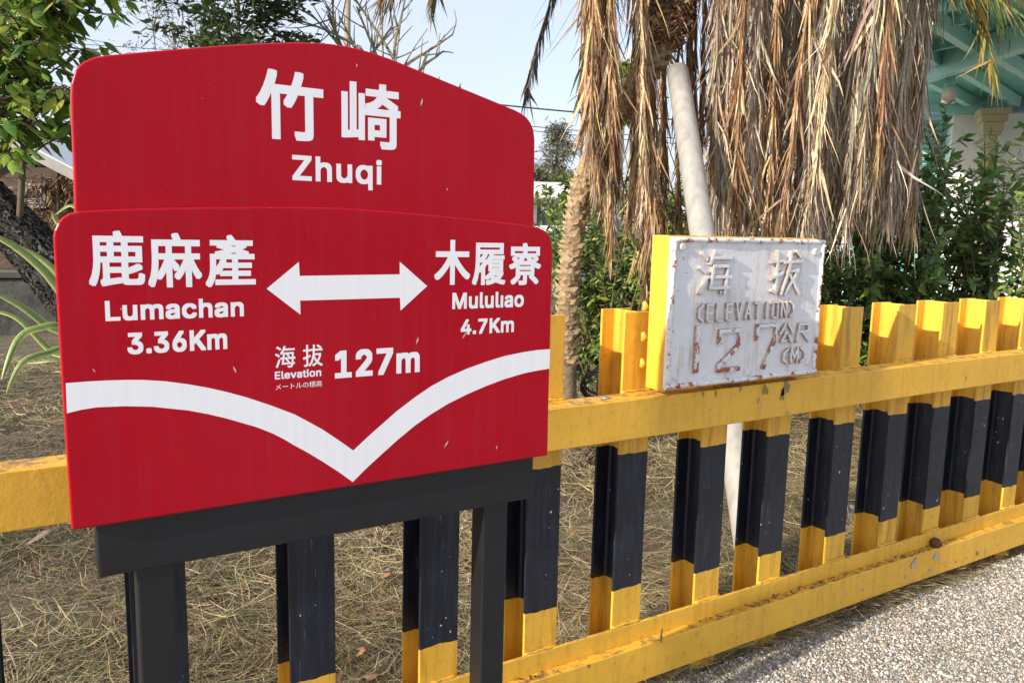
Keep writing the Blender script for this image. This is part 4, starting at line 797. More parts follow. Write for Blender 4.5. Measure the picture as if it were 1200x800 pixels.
# ------------------------------------------------------------------ palm with its skirt of dead leaves
def smooth(pts, n):
    pts = np.array(pts, float); t0 = np.arange(len(pts)); out = []
    for t in np.linspace(0, len(pts) - 1, n):
        i = min(int(t), len(pts) - 2); f = t - i
        p0 = pts[max(i - 1, 0)]; p1 = pts[i]; p2 = pts[i + 1]; p3 = pts[min(i + 2, len(pts) - 1)]
        out.append(.5 * ((2 * p1) + (-p0 + p2) * f + (2 * p0 - 5 * p1 + 4 * p2 - p3) * f ** 2 + (-p0 + 3 * p1 - 3 * p2 + p3) * f ** 3))
    return np.array(out)
base = on_z(664, 536, -.05); TD = float((base - CAM) @ AX)
tp = [base] + [at(a, b, TD + dd) for a, b, dd in [(663, 470, 0), (663, 400, .0), (665, 350, 0), (669, 300, 0), (675, 250, 0), (685, 210, 0), (703, 170, 0), (728, 125, 0), (755, 85, 0), (778, 45, 0), (792, 0, 0), (798, -50, 0), (800, -90, 0)]]
palm = empty("palm_tree", base, "tall curved palm with a shaggy skirt of dead brown leaves behind the fence", "palm tree")
path = smooth(tp, 70); rad = np.interp(np.linspace(0, 1, 70), [0, .06, .3, .62, .8, 1], [.095, .066, .056, .062, .085, .10])
MB().tube(path, rad, 14).build("trunk", M['palm_bark'], palm)
# stubs of old leaf bases up the trunk: one pointed stub mesh, shared
sm = MB(); sm.add([(-.026, 0, -.012), (.026, 0, -.012), (.034, .002, .006), (-.034, .002, .006), (0, -.030, .030), (-.014, -.020, .024), (.014, -.020, .024), (0, -.018, .002)],
                  [(0, 1, 7), (1, 2, 6, 7), (3, 0, 7, 5), (7, 6, 4), (5, 7, 4), (2, 3, 5, 6), (5, 4, 6)], (.36, .26, .15))
first = None; cnt = 0
L_ = np.concatenate([[0], np.cumsum(np.linalg.norm(np.diff(path, axis=0), axis=1))]); pos = .55; row = 0
while pos < L_[-1] and cnt < 298:
    p = np.array([np.interp(pos, L_, path[:, i]) for i in range(3)]); q = np.array([np.interp(pos + .02, L_, path[:, i]) for i in range(3)])
    r = np.interp(pos, L_, rad); t = (q - p) / np.linalg.norm(q - p); toc = CAM - p; toc -= t * (toc @ t); toc /= np.linalg.norm(toc); sd_ = np.cross(t, toc)
    for k in range(5):
        a = (k + .5 * (row % 2) - 2.25) * R(42) + rng.normal(0, .05); o_ = toc * math.cos(a) + sd_ * math.sin(a); c_ = np.cross(-o_, t)
        P = p + o_ * (r - .003) + t * rng.normal(0, .004); s = rng.uniform(.55, 1.15)
        if first is None:
            sm.v = [tuple(np.array(q_) + np.array(palm.location)) for q_ in sm.v]; first = sm.build("leaf_scar", M['scar'], palm); ob = first
        else: ob = first.copy(); col.objects.link(ob); ob.parent = palm
        mt = Matrix(((c_[0], -o_[0], t[0]), (c_[1], -o_[1], t[1]), (c_[2], -o_[2], t[2]))).to_4x4()
        ob.location = Vector(P) - palm.location; ob.rotation_euler = mt.to_euler(); ob.rotation_euler.rotate_axis('Y', rng.normal(0, .22)); ob.scale = (s * rng.uniform(.8, 1.25), s * rng.uniform(.6, 1.5), s * rng.uniform(.7, 1.2)); cnt += 1
        if cnt >= 298: break
    pos += .036; row += 1
# curly fibre round the top of the trunk
n = 2600; ii = rng.integers(52, 70, n); an = rng.uniform(0, 2 * math.pi, n); c0 = path[ii]; rr = rad[ii] + rng.uniform(0, .035, n)
d = np.stack([np.cos(an), np.sin(an), rng.normal(.1, .5, n)], 1); b = c0 + np.stack([np.cos(an), np.sin(an), 0 * an], 1) * rr[:, None] + rng.normal(0, .014, (n, 3))
tg = np.stack([-np.sin(an), np.cos(an), rng.normal(0, .8, n)], 1) * rng.choice([-1, 1], n)[:, None]
V, Fq, C = leaves(b, d * .45 + tg, d, rng.uniform(.03, .075, n), rng.uniform(.003, .008, n), tint(n, [(.20, .105, .045), (.12, .06, .03), (.33, .19, .085), (.06, .032, .018), (.42, .27, .13)], .2), rng.uniform(-.5, .9, n), K=5, fold=.2)
mass("crown_fibre", V, Fq, C, M['fibre'], palm, origin=path[60])

TAN = [(0.496, 0.323, 0.178), (0.360, 0.213, 0.108), (0.646, 0.488, 0.298), (0.248, 0.140, 0.076), (0.148, 0.079, 0.046), (0.571, 0.403, 0.229)]
GREY = [(0.439, 0.366, 0.293), (0.317, 0.256, 0.207), (0.610, 0.512, 0.366), (0.195, 0.146, 0.116), (0.537, 0.439, 0.293), (0.403, 0.268, 0.146)]
PALE = [(0.634, 0.500, 0.293), (0.488, 0.354, 0.195), (0.732, 0.610, 0.403), (0.329, 0.220, 0.122), (0.561, 0.488, 0.366)]
BEIGE = [(.56, .47, .35), (.44, .36, .27), (.64, .56, .43), (.32, .25, .19), (.50, .43, .34), (.22, .16, .12)]
GREEN = [(.07, .11, .05), (.10, .15, .05), (.05, .08, .045), (.16, .18, .06), (.20, .16, .07)]
YELL = [(.16, .20, .045), (.26, .24, .06), (.10, .15, .04), (.34, .22, .06), (.20, .20, .05)]
def frond(name, pts, cols, nl, ll, lw, hang, spread, start=.12, stiff=0.0, rad0=.011):
    """a feather leaf: midrib through pts, nl leaflets along it"""
    path = smooth(pts, 26); MBm = MB(); cstem = cols[1]
    MBm.tube(path[:, :], np.linspace(rad0, .0025, 26), 5, cstem)
    tq = rng.uniform(start, 1, nl) ** .9; idx = tq * 25; i0 = np.clip(idx.astype(int), 0, 24); f = (idx - i0)[:, None]
    b = path[i0] * (1 - f) + path[i0 + 1] * f; T = unit(path[i0 + 1] - path[i0]); side = unit(np.cross(T, [0.13, .21, 1.0])) * rng.choice([-1, 1], nl)[:, None]
    g = np.array([0, 0, -1.0]); d = T * (.35 + stiff) + side * spread * rng.uniform(.3, 1.4, (nl, 1)) + g * hang + rng.normal(0, .10, (nl, 3))
    d += (rng.random((nl, 1)) < .10) * rng.normal(0, .55, (nl, 3)); d = unit(d); L = ll * rng.uniform(.55, 1.15, nl) * (1 - .35 * tq); K = 6; t = np.linspace(0, 1, K)
    P = b[:, None] + d[:, None] * (L[:, None] * t)[..., None]
    curl = rng.normal(0, .07, (nl, 3)); curl[:, 2] = -abs(rng.normal(.12, .15, nl)) * (hang < 1.0) - .02
    P += curl[:, None] * (L[:, None] * t ** 2)[..., None] + rng.normal(0, .035, (nl, 1, 3)) * (L[:, None] * np.sin(t * 5.5)[None])[..., None] * (.6 if hang > .9 else .15)
    a = rng.uniform(0, math.pi, nl)[:, None] + rng.normal(0, .8, nl)[:, None] * t[None]                     # twist
    u = unit(np.cross(d, rng.normal(0, 1, (nl, 3)))); w = np.cross(d, u)
    S = u[:, None] * np.cos(a)[..., None] + w[:, None] * np.sin(a)[..., None]
    Wd = lw * (rng.uniform(.45, 1.15, nl) + (rng.random(nl) < .18) * .9)[:, None] * np.array([.5, 1, .95, .75, .45, .06])[None]
    V, Fq, C = strips(P, Wd, S, tint(nl, cols, .2), .35)
    MBm.grow(V, Fq, C)
    return MBm.build(name, M['dead'] if cols in (TAN, GREY, PALE, BEIGE) else M['leaf'], palm, origin=path[0])
CROWN = path[-4]
def hanging(px, yend, dd, cols, nl=170, ll=.54, sway=0.0, ytop=-95):
    E = at(px, yend - 55, TD + dd); Tt = at(px + sway, ytop, TD + dd); 
    out = Tt - CROWN; m = CROWN + out * .55 + np.array([0, 0, .16])
    frond("dead_leaf", [CROWN + np.array([0, 0, .05]) + out * .08, m, Tt, Tt * .62 + E * .38, Tt * .25 + E * .75, E], cols, nl, ll, .0056, 1.8, .17, .35, rad0=.014)
# bundles on the left
for px, ye, dd, c, sw in [(700, 235, -.35, TAN, 2), (709, 275, -.30, TAN, 0), (724, 255, -.25, TAN, -8), (697, 190, -.3, GREY, 6), (716, 320, -.3, TAN, 2), (692, 215, -.45, TAN, 5), (712, 190, -.4, TAN, 4), (704, 255, .1, TAN, 0),
                          (758, 240, .1, PALE, 4), (764, 315, .12, TAN, 2), (756, 385, .1, TAN, 20), (748, 215, .3, TAN, 15), (780, 330, .35, TAN, 0), (738, 300, .35, TAN, 22), (815, 330, .45, TAN, 0), (795, 300, .5, TAN, 0), (808, 300, .4, TAN, 0), (822, 290, .35, TAN, 5), (832, 285, .5, GREY, 8), (840, 292, .3, TAN, 0), (848, 280, -.1, TAN, 4), (775, 330, .6, TAN, 0), (752, 340, .6, TAN, 6), (858, 275, .2, TAN, 6), (702, 245, -.15, BEIGE, 0), (718, 215, -.4, TAN, -4), (686, 180, -.3, TAN, 4), (752, 285, .2, BEIGE, 6), (756, 250, -.32, PALE, -6), (766, 305, -.28, TAN, -14), (748, 225, -.22, TAN, -4)]:
    hanging(px, ye, dd, c, 150, .50, sw)
# the thick skirt right of the trunk
for i in range(64):
    f = rng.random(); px = 834 + 238 * (i + rng.random()) / 64; dd = rng.uniform(-.5, .55)
    ye = 300 - 25 * rng.random() if px < 985 else rng.uniform(215, 300)
    if i % 4 == 0: ye -= rng.uniform(40, 110)
    hanging(px, ye, dd, [BEIGE, GREY, PALE, TAN, BEIGE][int(rng.integers(0, 5))] if px > 880 else [TAN, BEIGE, GREY][int(rng.integers(0, 3))], 170, .54, rng.uniform(0, 34) + (px - 850) * .06)
# living leaves arching out of the crown
G0 = path[-1]
def green(pts, cols, nl=70, ll=.34, lw=.0085, hang=.9, spread=.5, stiff=.25):
    frond("green_leaf", [G0] + [at(a, b, TD + d) for a, b, d in pts], cols, nl, ll, lw, hang, spread, .25, stiff, .010)
DARK = [(.045, .05, .045), (.10, .075, .06), (.16, .11, .075), (.05, .065, .06)]
green([(730, -100, -.1), (668, -50, -.2), (636, 30, -.25), (616, 105, -.28)], DARK, 170, .24, .006, .95, .20, .5)
green([(740, -90, .1), (695, -30, .05), (684, 60, .05), (678, 118, .05)], GREEN, 120, .20, .0065, .8, .30, .5)
green([(720, -120, .2), (610, -120, .3), (545, -75, .35), (490, -40, .4), (446, 0, .4)], [GREEN[1], TAN[1], GREEN[4], (.30, .16, .05), GREEN[0]], 120, .36, .0065, .95, .4, .4)
green([(720, -130, .0), (600, -140, .0), (560, -80, .05), (522, -45, .1), (506, 0, .1)], [GREEN[0], TAN[3], GREEN[4], GREEN[1]], 110, .34, .006, 1.0, .35, .45)
green([(900, -150, -.1), (1040, -130, -.2), (1110, -60, -.25), (1150, 20, -.3), (1166, 85, -.3)], YELL, 75, .30, .0085, .6, .35, .55)
green([(900, -160, -.2), (1080, -150, -.4), (1180, -80, -.5), (1225, 0, -.5)], YELL, 80, .34, .0085, .75, .4, .4)
green([(900, -150, .2), (1020, -120, .3), (1075, -50, .4), (1098, 10, .4)], GREEN, 65, .28, .008, .7, .35, .5)
green([(880, -140, -.3), (960, -130, -.5), (1010, -90, -.6), (1120, -60, -.6), (1190, -30, -.7)], YELL, 70, .30, .008, .8, .4, .4)
green([(860, -130, .4), (700, -140, .7), (640, -80, .9), (660, -30, .9)], GREEN, 60, .3, .008, .7, .4, .5)

green([(900, -140, -.4), (1030, -95, -.5), (1120, -55, -.6), (1215, -35, -.7)], YELL, 150, .46, .0085, 1.0, .30, .35)
green([(880, -150, -.1), (1000, -100, -.1), (1070, -60, -.1), (1135, -30, -.1), (1190, 20, -.1)], [GREEN[1], YELL[0], GREEN[0], YELL[2]], 140, .40, .008, .9, .35, .4)
# pale pipe propping the palm
PD = TD - .2; A = at(794, 84, PD)
foot = min((on_z(793.5 + .1545 * (yy - 84), yy, -.06) for yy in np.arange(520, 800, 1.0)), key=lambda p: abs(p[1] - 1.83))
mb = MB(); rr = 12.6 / F_PX * PD; mb.tube([A + (foot - A) * q for q in np.linspace(0, 1, 12)], rr, 28)
mb.build("prop_pipe", M['pvc'], origin=foot, label="pale grey plastic pipe leaning against the palm trunk as a prop", cat="pipe")

# ------------------------------------------------------------------ shrubs behind the fence
def shrub(label, px, depth, ytop, rx, nstem, nleaf, ll, lw, cols, mat, group, name="shrub", tall=0, zlow=.15):
    g = at(px, 300, depth); g[2] = GZ; top = at(px, ytop, depth)[2]; H = top - GZ
    root = empty(name, g, label, "shrub", group); st = MB(); tw = []
    for i in range(nstem):
        an = rng.uniform(0, 2 * math.pi); ro = rx * math.sqrt(rng.random()); h = H * rng.uniform(.72, 1.0) * (1 - .25 * (ro / rx) ** 2)
        tip = g + np.array([math.cos(an) * ro, math.sin(an) * ro, h]); b = g + np.array([math.cos(an) * ro * .2, math.sin(an) * ro * .2, 0])
        mid = (b + tip) / 2 + rng.normal(0, .06, 3); pth = smooth([b, mid, tip], 9)
        st.tube(pth, np.linspace(.012, .003, 9), 5, caps=False); tw.append((pth, 1.0))
        for k in range(9):
            q = rng.uniform(.12, .95); s0 = pth[int(q * 8)]; a2 = rng.uniform(0, 2 * math.pi); ln = rng.uniform(.15, .42) * min(1.3, H)
            e = s0 + np.array([math.cos(a2) * ln * .8, math.sin(a2) * ln * .8, ln * rng.uniform(.15, .75)]); p2 = smooth([s0, (s0 + e) / 2 + np.array([0, 0, -.02]), e], 5)
            st.tube(p2, np.linspace(.005, .0018, 5), 4, caps=False); tw.append((p2, .9))
    st.build("stem", M['twig'], root)
    wts = np.array([np.linalg.norm(p[-1] - p[0]) * w for p, w in tw]); pick = rng.choice(len(tw), nleaf, p=wts / wts.sum()); q = rng.uniform(.15, 1.0, nleaf) ** .8
    pa = np.array([np.array([np.interp(q[i], np.linspace(0, 1, len(tw[j][0])), tw[j][0][:, k]) for k in range(3)]) for i, j in enumerate(pick)])
    T = unit(np.array([tw[j][0][-1] - tw[j][0][0] for j in pick])); a = rng.uniform(0, 2 * math.pi, nleaf)
    ra = unit(np.cross(T, rng.normal(0, 1, (nleaf, 3)))); d = ra + T * rng.uniform(.2, 1.0, (nleaf, 1)) + np.array([0, 0, .15]); nr = T + rng.normal(0, .45, (nleaf, 3)) + np.array([0, 0, .5])
    V, Fq, C = leaves(pa, d, nr, ll * rng.uniform(.55, 1.2, nleaf), lw * rng.uniform(.6, 1.15, nleaf), tint(nleaf, cols, .2), rng.uniform(.05, .5, nleaf), K=5, fold=.3)
    ok = V[Fq[:, 0], 2] > zlow
    mass("foliage", V, Fq[ok], C, mat, root)
    return root
DG = [(.125, .225, .070), (.16, .275, .080), (.095, .18, .060), (.22, .33, .09), (.28, .33, .09)]
YG = [(.16, .26, .055), (.22, .32, .06), (.11, .19, .05), (.32, .36, .07), (.09, .15, .045)]
GRP = "leafy shrubs growing behind the fence"
shrub("yellow green small-leaved shrub between the ringed palm trunk and the dead leaves", 722, TD + 1.3, 165, .62, 34, 11500, .066, .0125, YG, M['leaf'], GRP)
shrub("dark shrub directly behind the white elevation plate and pipe", 820, TD + 1.6, 215, .75, 26, 10500, .085, .01655, DG, M['gloss'], GRP)
shrub("dark green shrub showing under the lower ends of the dead palm leaves", 930, TD + 1.4, 215, .75, 28, 10500, .085, .0165, DG, M['gloss'], GRP)
shrub("glossy dark shrub below the hanging tips of the last dead palm leaves", 1040, TD + 1.2, 150, .66, 24, 5600, .105, .021, DG, M['gloss'], GRP)
shrub("tall loose glossy shrub in front of the teal and white station building", 1100, TD + 1.5, 122, .62, 24, 4300, .105, .021, DG, M['gloss'], GRP)
shrub("open glossy shrub with thin upright shoots in front of the cream column", 1205, TD + 1.0, 108, .62, 20, 3300, .105, .021, DG, M['gloss'], GRP)

# ------------------------------------------------------------------ left side: dark trunk, sapling, striped plant
tr = [at(a, b, d) for a, b, d in [(-120, 130, 4.9), (-60, 195, 4.85), (0, 250, 4.8), (40, 292, 4.75), (80, 340, 4.7), (130, 392, 4.6), (190, 452, 4.5)]]
g = on_z(205, 470, -.06); tr[-1] = np.array([g[0], g[1], -.06])
pth = smooth(tr, 60); n = 56; vs = []; fs = []
for i, p in enumerate(pth):
    t = unit(pth[min(i + 1, 59)] - pth[max(i - 1, 0)]); a = unit(np.cross(t, [0, 0, 1.0])); b = np.cross(t, a)
    for k in range(n):
        an = 2 * math.pi * k / n; fur = .024 * abs(math.sin(an * 7 + math.sin(i * .23) * .5 + i * .06)) + .010 * math.sin(i * .5 + k * 1.7) + rng.normal(0, .005)
        vs.append(p + (a * math.cos(an) + b * math.sin(an)) * (.092 + .03 * i / 59 + fur))
for i in range(59):
    for k in range(n): fs.append((i * n + k, i * n + (k + 1) % n, (i + 1) * n + (k + 1) % n, (i + 1) * n + k))
old = empty("old_tree", tr[-1], "thick dark leaning trunk with furrowed bark behind the left edge of the red sign", "tree trunk")
MB().add(vs, fs, smooth=True).build("trunk", M['bark'], old)
nb_ = 2600; ti = rng.uniform(0, 1, nb_); an = rng.uniform(0, 2 * math.pi, nb_); Kb = 5; Lb = rng.uniform(.05, .22, nb_); tot = float(np.sum(np.linalg.norm(np.diff(pth, axis=0), axis=1)))
Pb = np.zeros((nb_, Kb, 3)); Sb = np.zeros((nb_, Kb, 3)); wob = rng.normal(0, .06, (nb_, Kb)); tl = rng.uniform(-.004, .016, (nb_, Kb))
for j in range(Kb):
    u = np.clip(ti + (j / (Kb - 1) - .5) * Lb / tot, 0, .999) * 59; i0 = u.astype(int); f = (u - i0)[:, None]; c = pth[i0] * (1 - f) + pth[np.minimum(i0 + 1, 59)] * f
    T = unit(pth[np.minimum(i0 + 1, 59)] - pth[np.maximum(i0 - 1, 0)]); A_ = unit(np.cross(T, [0, 0, 1.0])); B_ = np.cross(T, A_); a_ = an + wob[:, j]
    o_ = A_ * np.cos(a_)[:, None] + B_ * np.sin(a_)[:, None]; Pb[:, j] = c + o_ * (.120 + .03 * u / 59 + tl[:, j])[:, None]; Sb[:, j] = unit(np.cross(T, o_) + o_ * rng.normal(0, .5, (nb_, 1)))
Wb = rng.uniform(.004, .012, nb_)[:, None] * np.array([.3, .9, 1, .8, .2])[None]
V, Fq, C = strips(Pb, Wb, Sb, tint(nb_, [(.012, .011, .010), (.025, .022, .019), (.05, .044, .037), (.09, .082, .07), (.008, .007, .007), (.016, .014, .012)], .2), .4)
mass("bark_ridges", V, Fq, C, M['fibre'], old, kind='stuff')
sb = at(23, 262, 4.68)
sap = empty("sapling", sb, "young broad-leaved green tree with a thin stem rising from the dark leaning trunk", "tree")
spt = smooth([at(22, 275, 4.72), at(25, 225, 4.66), at(28, 160, 4.62), at(30, 90, 4.6), at(38, 20, 4.62), at(45, -50, 4.65)], 20)
MB().tube(spt, np.linspace(.021, .010, 20), 8).build("trunk", M['twig'], sap)
br = MB(); lb = []; ld = []; ln_ = []
for k in range(120):
    q = rng.uniform(.34, 1.0); s0 = spt[int(q * 19)]; an = rng.uniform(0, 2 * math.pi); L = rng.uniform(.15, .50)
    e = s0 + np.array([math.cos(an) * L, math.sin(an) * L, rng.uniform(-.02, .30)]); p2 = smooth([s0, (s0 + e) / 2 + [0, 0, .03], e], 6); br.tube(p2, np.linspace(.007, .003, 6), 5, caps=False)
    for m in range(12):
        b0 = p2[int(rng.integers(2, 6))]; a2 = rng.uniform(0, 2 * math.pi); pe = rng.uniform(.03, .10); dd = np.array([math.cos(a2), math.sin(a2), rng.uniform(-.5, .4)]); b1 = b0 + dd * pe
        br.tube([b0, b1], [.0022, .0018], 4, caps=False); lb.append(b1); ld.append(dd + np.array([0, 0, -.35])); ln_.append([rng.normal(0, .5), rng.normal(0, .5), 1])
br.build("branch", M['twig'], sap)
n = len(lb); LG = [(.19, .31, .05), (.13, .24, .045), (.25, .35, .055), (.10, .20, .04), (.32, .37, .06)]
Lw = rng.uniform(.065, .128, n)
V, Fq, C = leaves(lb, ld, ln_, Lw, Lw * rng.uniform(.20, .34, n), tint(n, LG, .15), rng.uniform(.1, .6, n), K=6, fold=.28, shape=(.06, .7, 1.0, .86, .42, .03))
mass("foliage", V, Fq, C, M['leaf'], sap)

sp = on_z(112, 470, -.05); strap = empty("striped_plant", sp, "yellow and green striped strap-leaved plant beside the left edge of the sign", "plant")
def strap_leaf(pts, w, dep):
    P = smooth([at(a, b, d) for (a, b), d in zip(pts, dep)], 22)[None]; T = unit(np.gradient(P, axis=1)); view = unit(CAM - P); S = unit(np.cross(T, view * .8 + np.array([0, 0, .8])))
    prof = .64 * w * np.sin(np.linspace(.25, math.pi - .02, 22)) ** .55; cols = [-1, -.72, -.62, -.2, 0, .25, .6, .72, 1]
    cc = [(.50, .50, .17), (.42, .44, .15), (.16, .24, .06), (.12, .20, .06), (.20, .28, .08), (.12, .20, .06), (.16, .24, .06), (.42, .44, .15), (.50, .50, .17)]
    Nn = unit(np.cross(T, S)); rows = [P + S * (c * prof)[None, :, None] + Nn * (abs(c) ** 1.5 * .45 * prof)[None, :, None] for c in cols]
    V = np.stack(rows, 2).reshape(-1, 3); m = len(cols); F = [(i * m + j, i * m + j + 1, (i + 1) * m + j + 1, (i + 1) * m + j) for i in range(21) for j in range(m - 1)]
    mass("strap_leaf", V, np.array(F), np.tile(np.array(cc), (22, 1)), M['leaf'], strap, origin=P[0, 0])
d4 = lambda *a: a
strap_leaf([(115, 468), (92, 380), (60, 325), (18, 288), (-25, 268)], .040, (4.25, 4.15, 4.1, 4.05, 4.0))
strap_leaf([(115, 468), (98, 390), (75, 330), (45, 300), (5, 282)], .030, (4.3, 4.3, 4.3, 4.3, 4.3))
strap_leaf([(112, 470), (85, 400), (55, 380), (25, 358), (-15, 338)], .034, (4.2, 4.05, 4.0, 3.95, 3.9))
strap_leaf([(112, 470), (80, 388), (45, 383), (20, 398), (2, 445)], .034, (4.2, 4.0, 3.9, 3.85, 3.8))
strap_leaf([(112, 470), (88, 410), (55, 412), (25, 425), (7, 462)], .030, (4.2, 3.95, 3.8, 3.7, 3.7))
strap_leaf([(112, 470), (92, 420), (62, 412), (20, 372), (-20, 362)], .026, (4.2, 4.1, 4.1, 4.1, 4.1))
strap_leaf([(112, 472), (95, 425), (66, 421), (35, 424), (15, 420)], .016, (4.2, 4.1, 4.0, 4.0, 4.0))
strap_leaf([(114, 468), (98, 330), (82, 280), (66, 258), (62, 250)], .024, (4.3, 4.25, 4.2, 4.2, 4.2))
strap_leaf([(114, 468), (108, 330), (100, 262), (84, 240), (64, 252)], .022, (4.3, 4.25, 4.2, 4.2, 4.2))
strap_leaf([(118, 470), (140, 390), (180, 350), (240, 370)], .034, (4.25, 4.3, 4.3, 4.3))

# ------------------------------------------------------------------ left distance: low wall and wooden house
a = at(-60, 330, 9.0); b = at(150, 318, 9.6); dr = unit(b - a); dr[2] = 0; dr = unit(dr); nrm = np.array([-dr[1], dr[0], 0])
top = at(40, 319, 9.2)[2]
wall = empty("low_wall", (a + b) / 2 * [1, 1, 0], "low dark mossy concrete wall across the grass left of the sign", "wall")
for i in range(9):
    p = a + dr * (i * .62 - .8); q = p + dr * .612; mb = MB(); o4 = [p, q, q + nrm * .2, p + nrm * .2]
    zt = top - .08 + rng.normal(0, .006)
    mb.add([(*x[:2], -.1) for x in o4] + [(*x[:2], zt) for x in o4], [(3, 2, 1, 0), (4, 5, 6, 7), (0, 1, 5, 4), (1, 2, 6, 5), (2, 3, 7, 6), (3, 0, 4, 7)])
    mb.build("wall_block", M['concrete'], wall, bevel=.012, origin=p)
mb = MB(); p = a - dr * .8; q = a + dr * 4.8; mb.bar((*(p + nrm * .1)[:2], top - .035), (*(q + nrm * .1)[:2], top - .035), .27, .075); mb.build("coping", M['concrete'], wall, bevel=.01, origin=p)

hx = empty("wooden_house", at(40, 300, 14.5) * [1, 1, 0], "weathered brown plank house with a louvred window behind the left tree", "house")
A0 = at(-90, 262, 14.5); B0 = at(150, 262, 14.5); hd = unit((B0 - A0) * [1, 1, 0]); hn = np.array([-hd[1], hd[0], 0]); zg = -.05
def hp(px, py): return at(px, py, 14.5)
apex = hp(18, 172); ev = hp(100, 216)
ridge_z = apex[2]; slope = (ev[2] - apex[2]) / float((ev - apex) @ hd)
zc = zg; k = 0
def rz(s): return ridge_z - abs(s) * abs(slope)
hw = 2.6
while zc < ridge_z - .05:                                      # horizontal wall boards, trimmed to the gable
    z2 = min(zc + .205, ridge_z - .02); s = min(hw, (ridge_z - (z2 - .02)) / abs(slope))
    p = apex - hd * s; q = apex + hd * s; mb = MB(); off = hn * (.02 if k % 2 else .012)
    o4 = [p - hn * .0 + off - hn * .02, q + off - hn * .02, q + hn * .06, p + hn * .06]
    mb.add([(*x[:2], zc) for x in o4] + [(*x[:2], z2 - .008) for x in o4], [(3, 2, 1, 0), (4, 5, 6, 7), (0, 1, 5, 4), (1, 2, 6, 5), (2, 3, 7, 6), (3, 0, 4, 7)])
    mb.build("wall_board", M['planks'], hx, origin=(p[0], p[1], zc)); zc = z2; k += 1
for sg in (-1, 1):
    p = apex + np.array([0, 0, .10]) - hn * .30; q = apex + hd * sg * (hw + .5); q = np.array([q[0], q[1], rz(hw + .5) + .10]) - hn * .30
    mb = MB(); mb.bar(p, q, .035, .17, up=np.cross(q - p, hn)); mb.build("barge_board", M['greywood'], hx, origin=p)
    up_ = np.array([0, 0, .09]); mb = MB(); vs = [p + up_, q + up_, q + hn * 6 + up_, p + hn * 6 + up_]; vs += [x + np.array([0, 0, .035]) for x in vs]
    mb.add(vs, [(3, 2, 1, 0), (4, 5, 6, 7), (0, 1, 5, 4), (1, 2, 6, 5), (2, 3, 7, 6), (3, 0, 4, 7)]); mb.build("roof", M['tin'], hx, origin=p)
    w = apex + hd * sg * (hw - .02); mb = MB(); mb.bar((*(w + hn * .06)[:2], rz(hw) / 2 - .05), (*(w + hn * 5.5)[:2], rz(hw) / 2 - .05), .06, rz(hw) - .1); mb.build("side_wall", M['planks'], hx, origin=w)
w0 = hp(27, 240); w1 = hp(48, 218); ws = float((w0 - apex) @ hd); we = float((w1 - apex) @ hd); wz0, wz1 = w0[2], w1[2]
def hbox(s0, s1, z0, z1, d0, d1):
    mb = MB(); o4 = [apex + hd * s0 + hn * d0, apex + hd * s1 + hn * d0, apex + hd * s1 + hn * d1, apex + hd * s0 + hn * d1]
    return mb.add([(*x[:2], z0) for x in o4] + [(*x[:2], z1) for x in o4], [(3, 2, 1, 0), (4, 5, 6, 7), (0, 1, 5, 4), (1, 2, 6, 5), (2, 3, 7, 6), (3, 0, 4, 7)])
win = hbox(ws, we, wz0, wz1, -.035, -.03).build("window", M['glass'], hx, origin=w0)
for z in np.linspace(wz0 + .04, wz1 - .03, 8): hbox(ws + .02, we - .02, z - .012, z + .010, -.06, -.038).build("louvre_slat", M['greywood'], win, origin=(*w0[:2], z))
for s0, s1, z0, z1 in ((ws - .05, ws, wz0 - .05, wz1 + .05), (we, we + .05, wz0 - .05, wz1 + .05), (ws, we, wz0 - .05, wz0), (ws, we, wz1, wz1 + .05)): hbox(s0, s1, z0, z1, -.075, -.03).build("window_frame", M['greywood'], win, origin=w0)
# dry creeper on its wall
n = 2600; s = rng.normal(1.25, .45, n); z = rng.uniform(.1, 1, n) ** .8 * (ridge_z - .5); s += (ridge_z - z) * .12 - .25; bpt = apex[None] * [1, 1, 0] + hd[None] * s[:, None] - hn[None] * rng.uniform(.03, .22, (n, 1)); bpt[:, 2] = z
V, Fq, C = leaves(bpt, rng.normal(0, 1, (n, 3)) + [0, 0, -.6], rng.normal(0, 1, (n, 3)), rng.uniform(.06, .22, n), rng.uniform(.006, .022, n), tint(n, [(.17, .10, .05), (.25, .16, .08), (.10, .06, .035), (.30, .21, .12), (.06, .04, .025)], .2), .3)
ok = (V[Fq[:, 0], 2] < 9)
mass("dry_creeper", V, Fq, C, M['dead'], origin=bpt[0], label="brown withered creeper hanging on the wooden house wall", cat="climbing plant")

# ------------------------------------------------------------------ low white house in the gap right of the sign
HD = 17.0; wh = empty("white_house", at(650, 300, HD) * [1, 1, 0], "low white house with a flat roof edge and green awning, seen right of the sign", "house")
A1 = at(560, 240, HD); e1 = unit(np.array([RT[0], RT[1], 0])); n1 = np.array([-e1[1], e1[0], 0])
def wbox(x0, x1, y0, y1, d0, d1, bevel=0):
    """box between picture columns x0..x1 and rows y0..y1 on the house front, from d0 to d1 behind the front"""
    P = at(x0, y1, HD); Q = at(x1, y0, HD); s0 = float((P - A1) @ e1); s1 = float((Q - A1) @ e1); mb = MB(); o4 = [A1 + e1 * s0 + n1 * d0, A1 + e1 * s1 + n1 * d0, A1 + e1 * s1 + n1 * d1, A1 + e1 * s0 + n1 * d1]
    return mb.add([(*x[:2], P[2]) for x in o4] + [(*x[:2], Q[2]) for x in o4], [(3, 2, 1, 0), (4, 5, 6, 7), (0, 1, 5, 4), (1, 2, 6, 5), (2, 3, 7, 6), (3, 0, 4, 7)])
wbox(520, 700, 218, 231, -.9, 5).build("roof", M['white'], wh)
wbox(520, 700, 231.3, 236, -.3, 4.9).build("soffit", M['greywood'], wh)
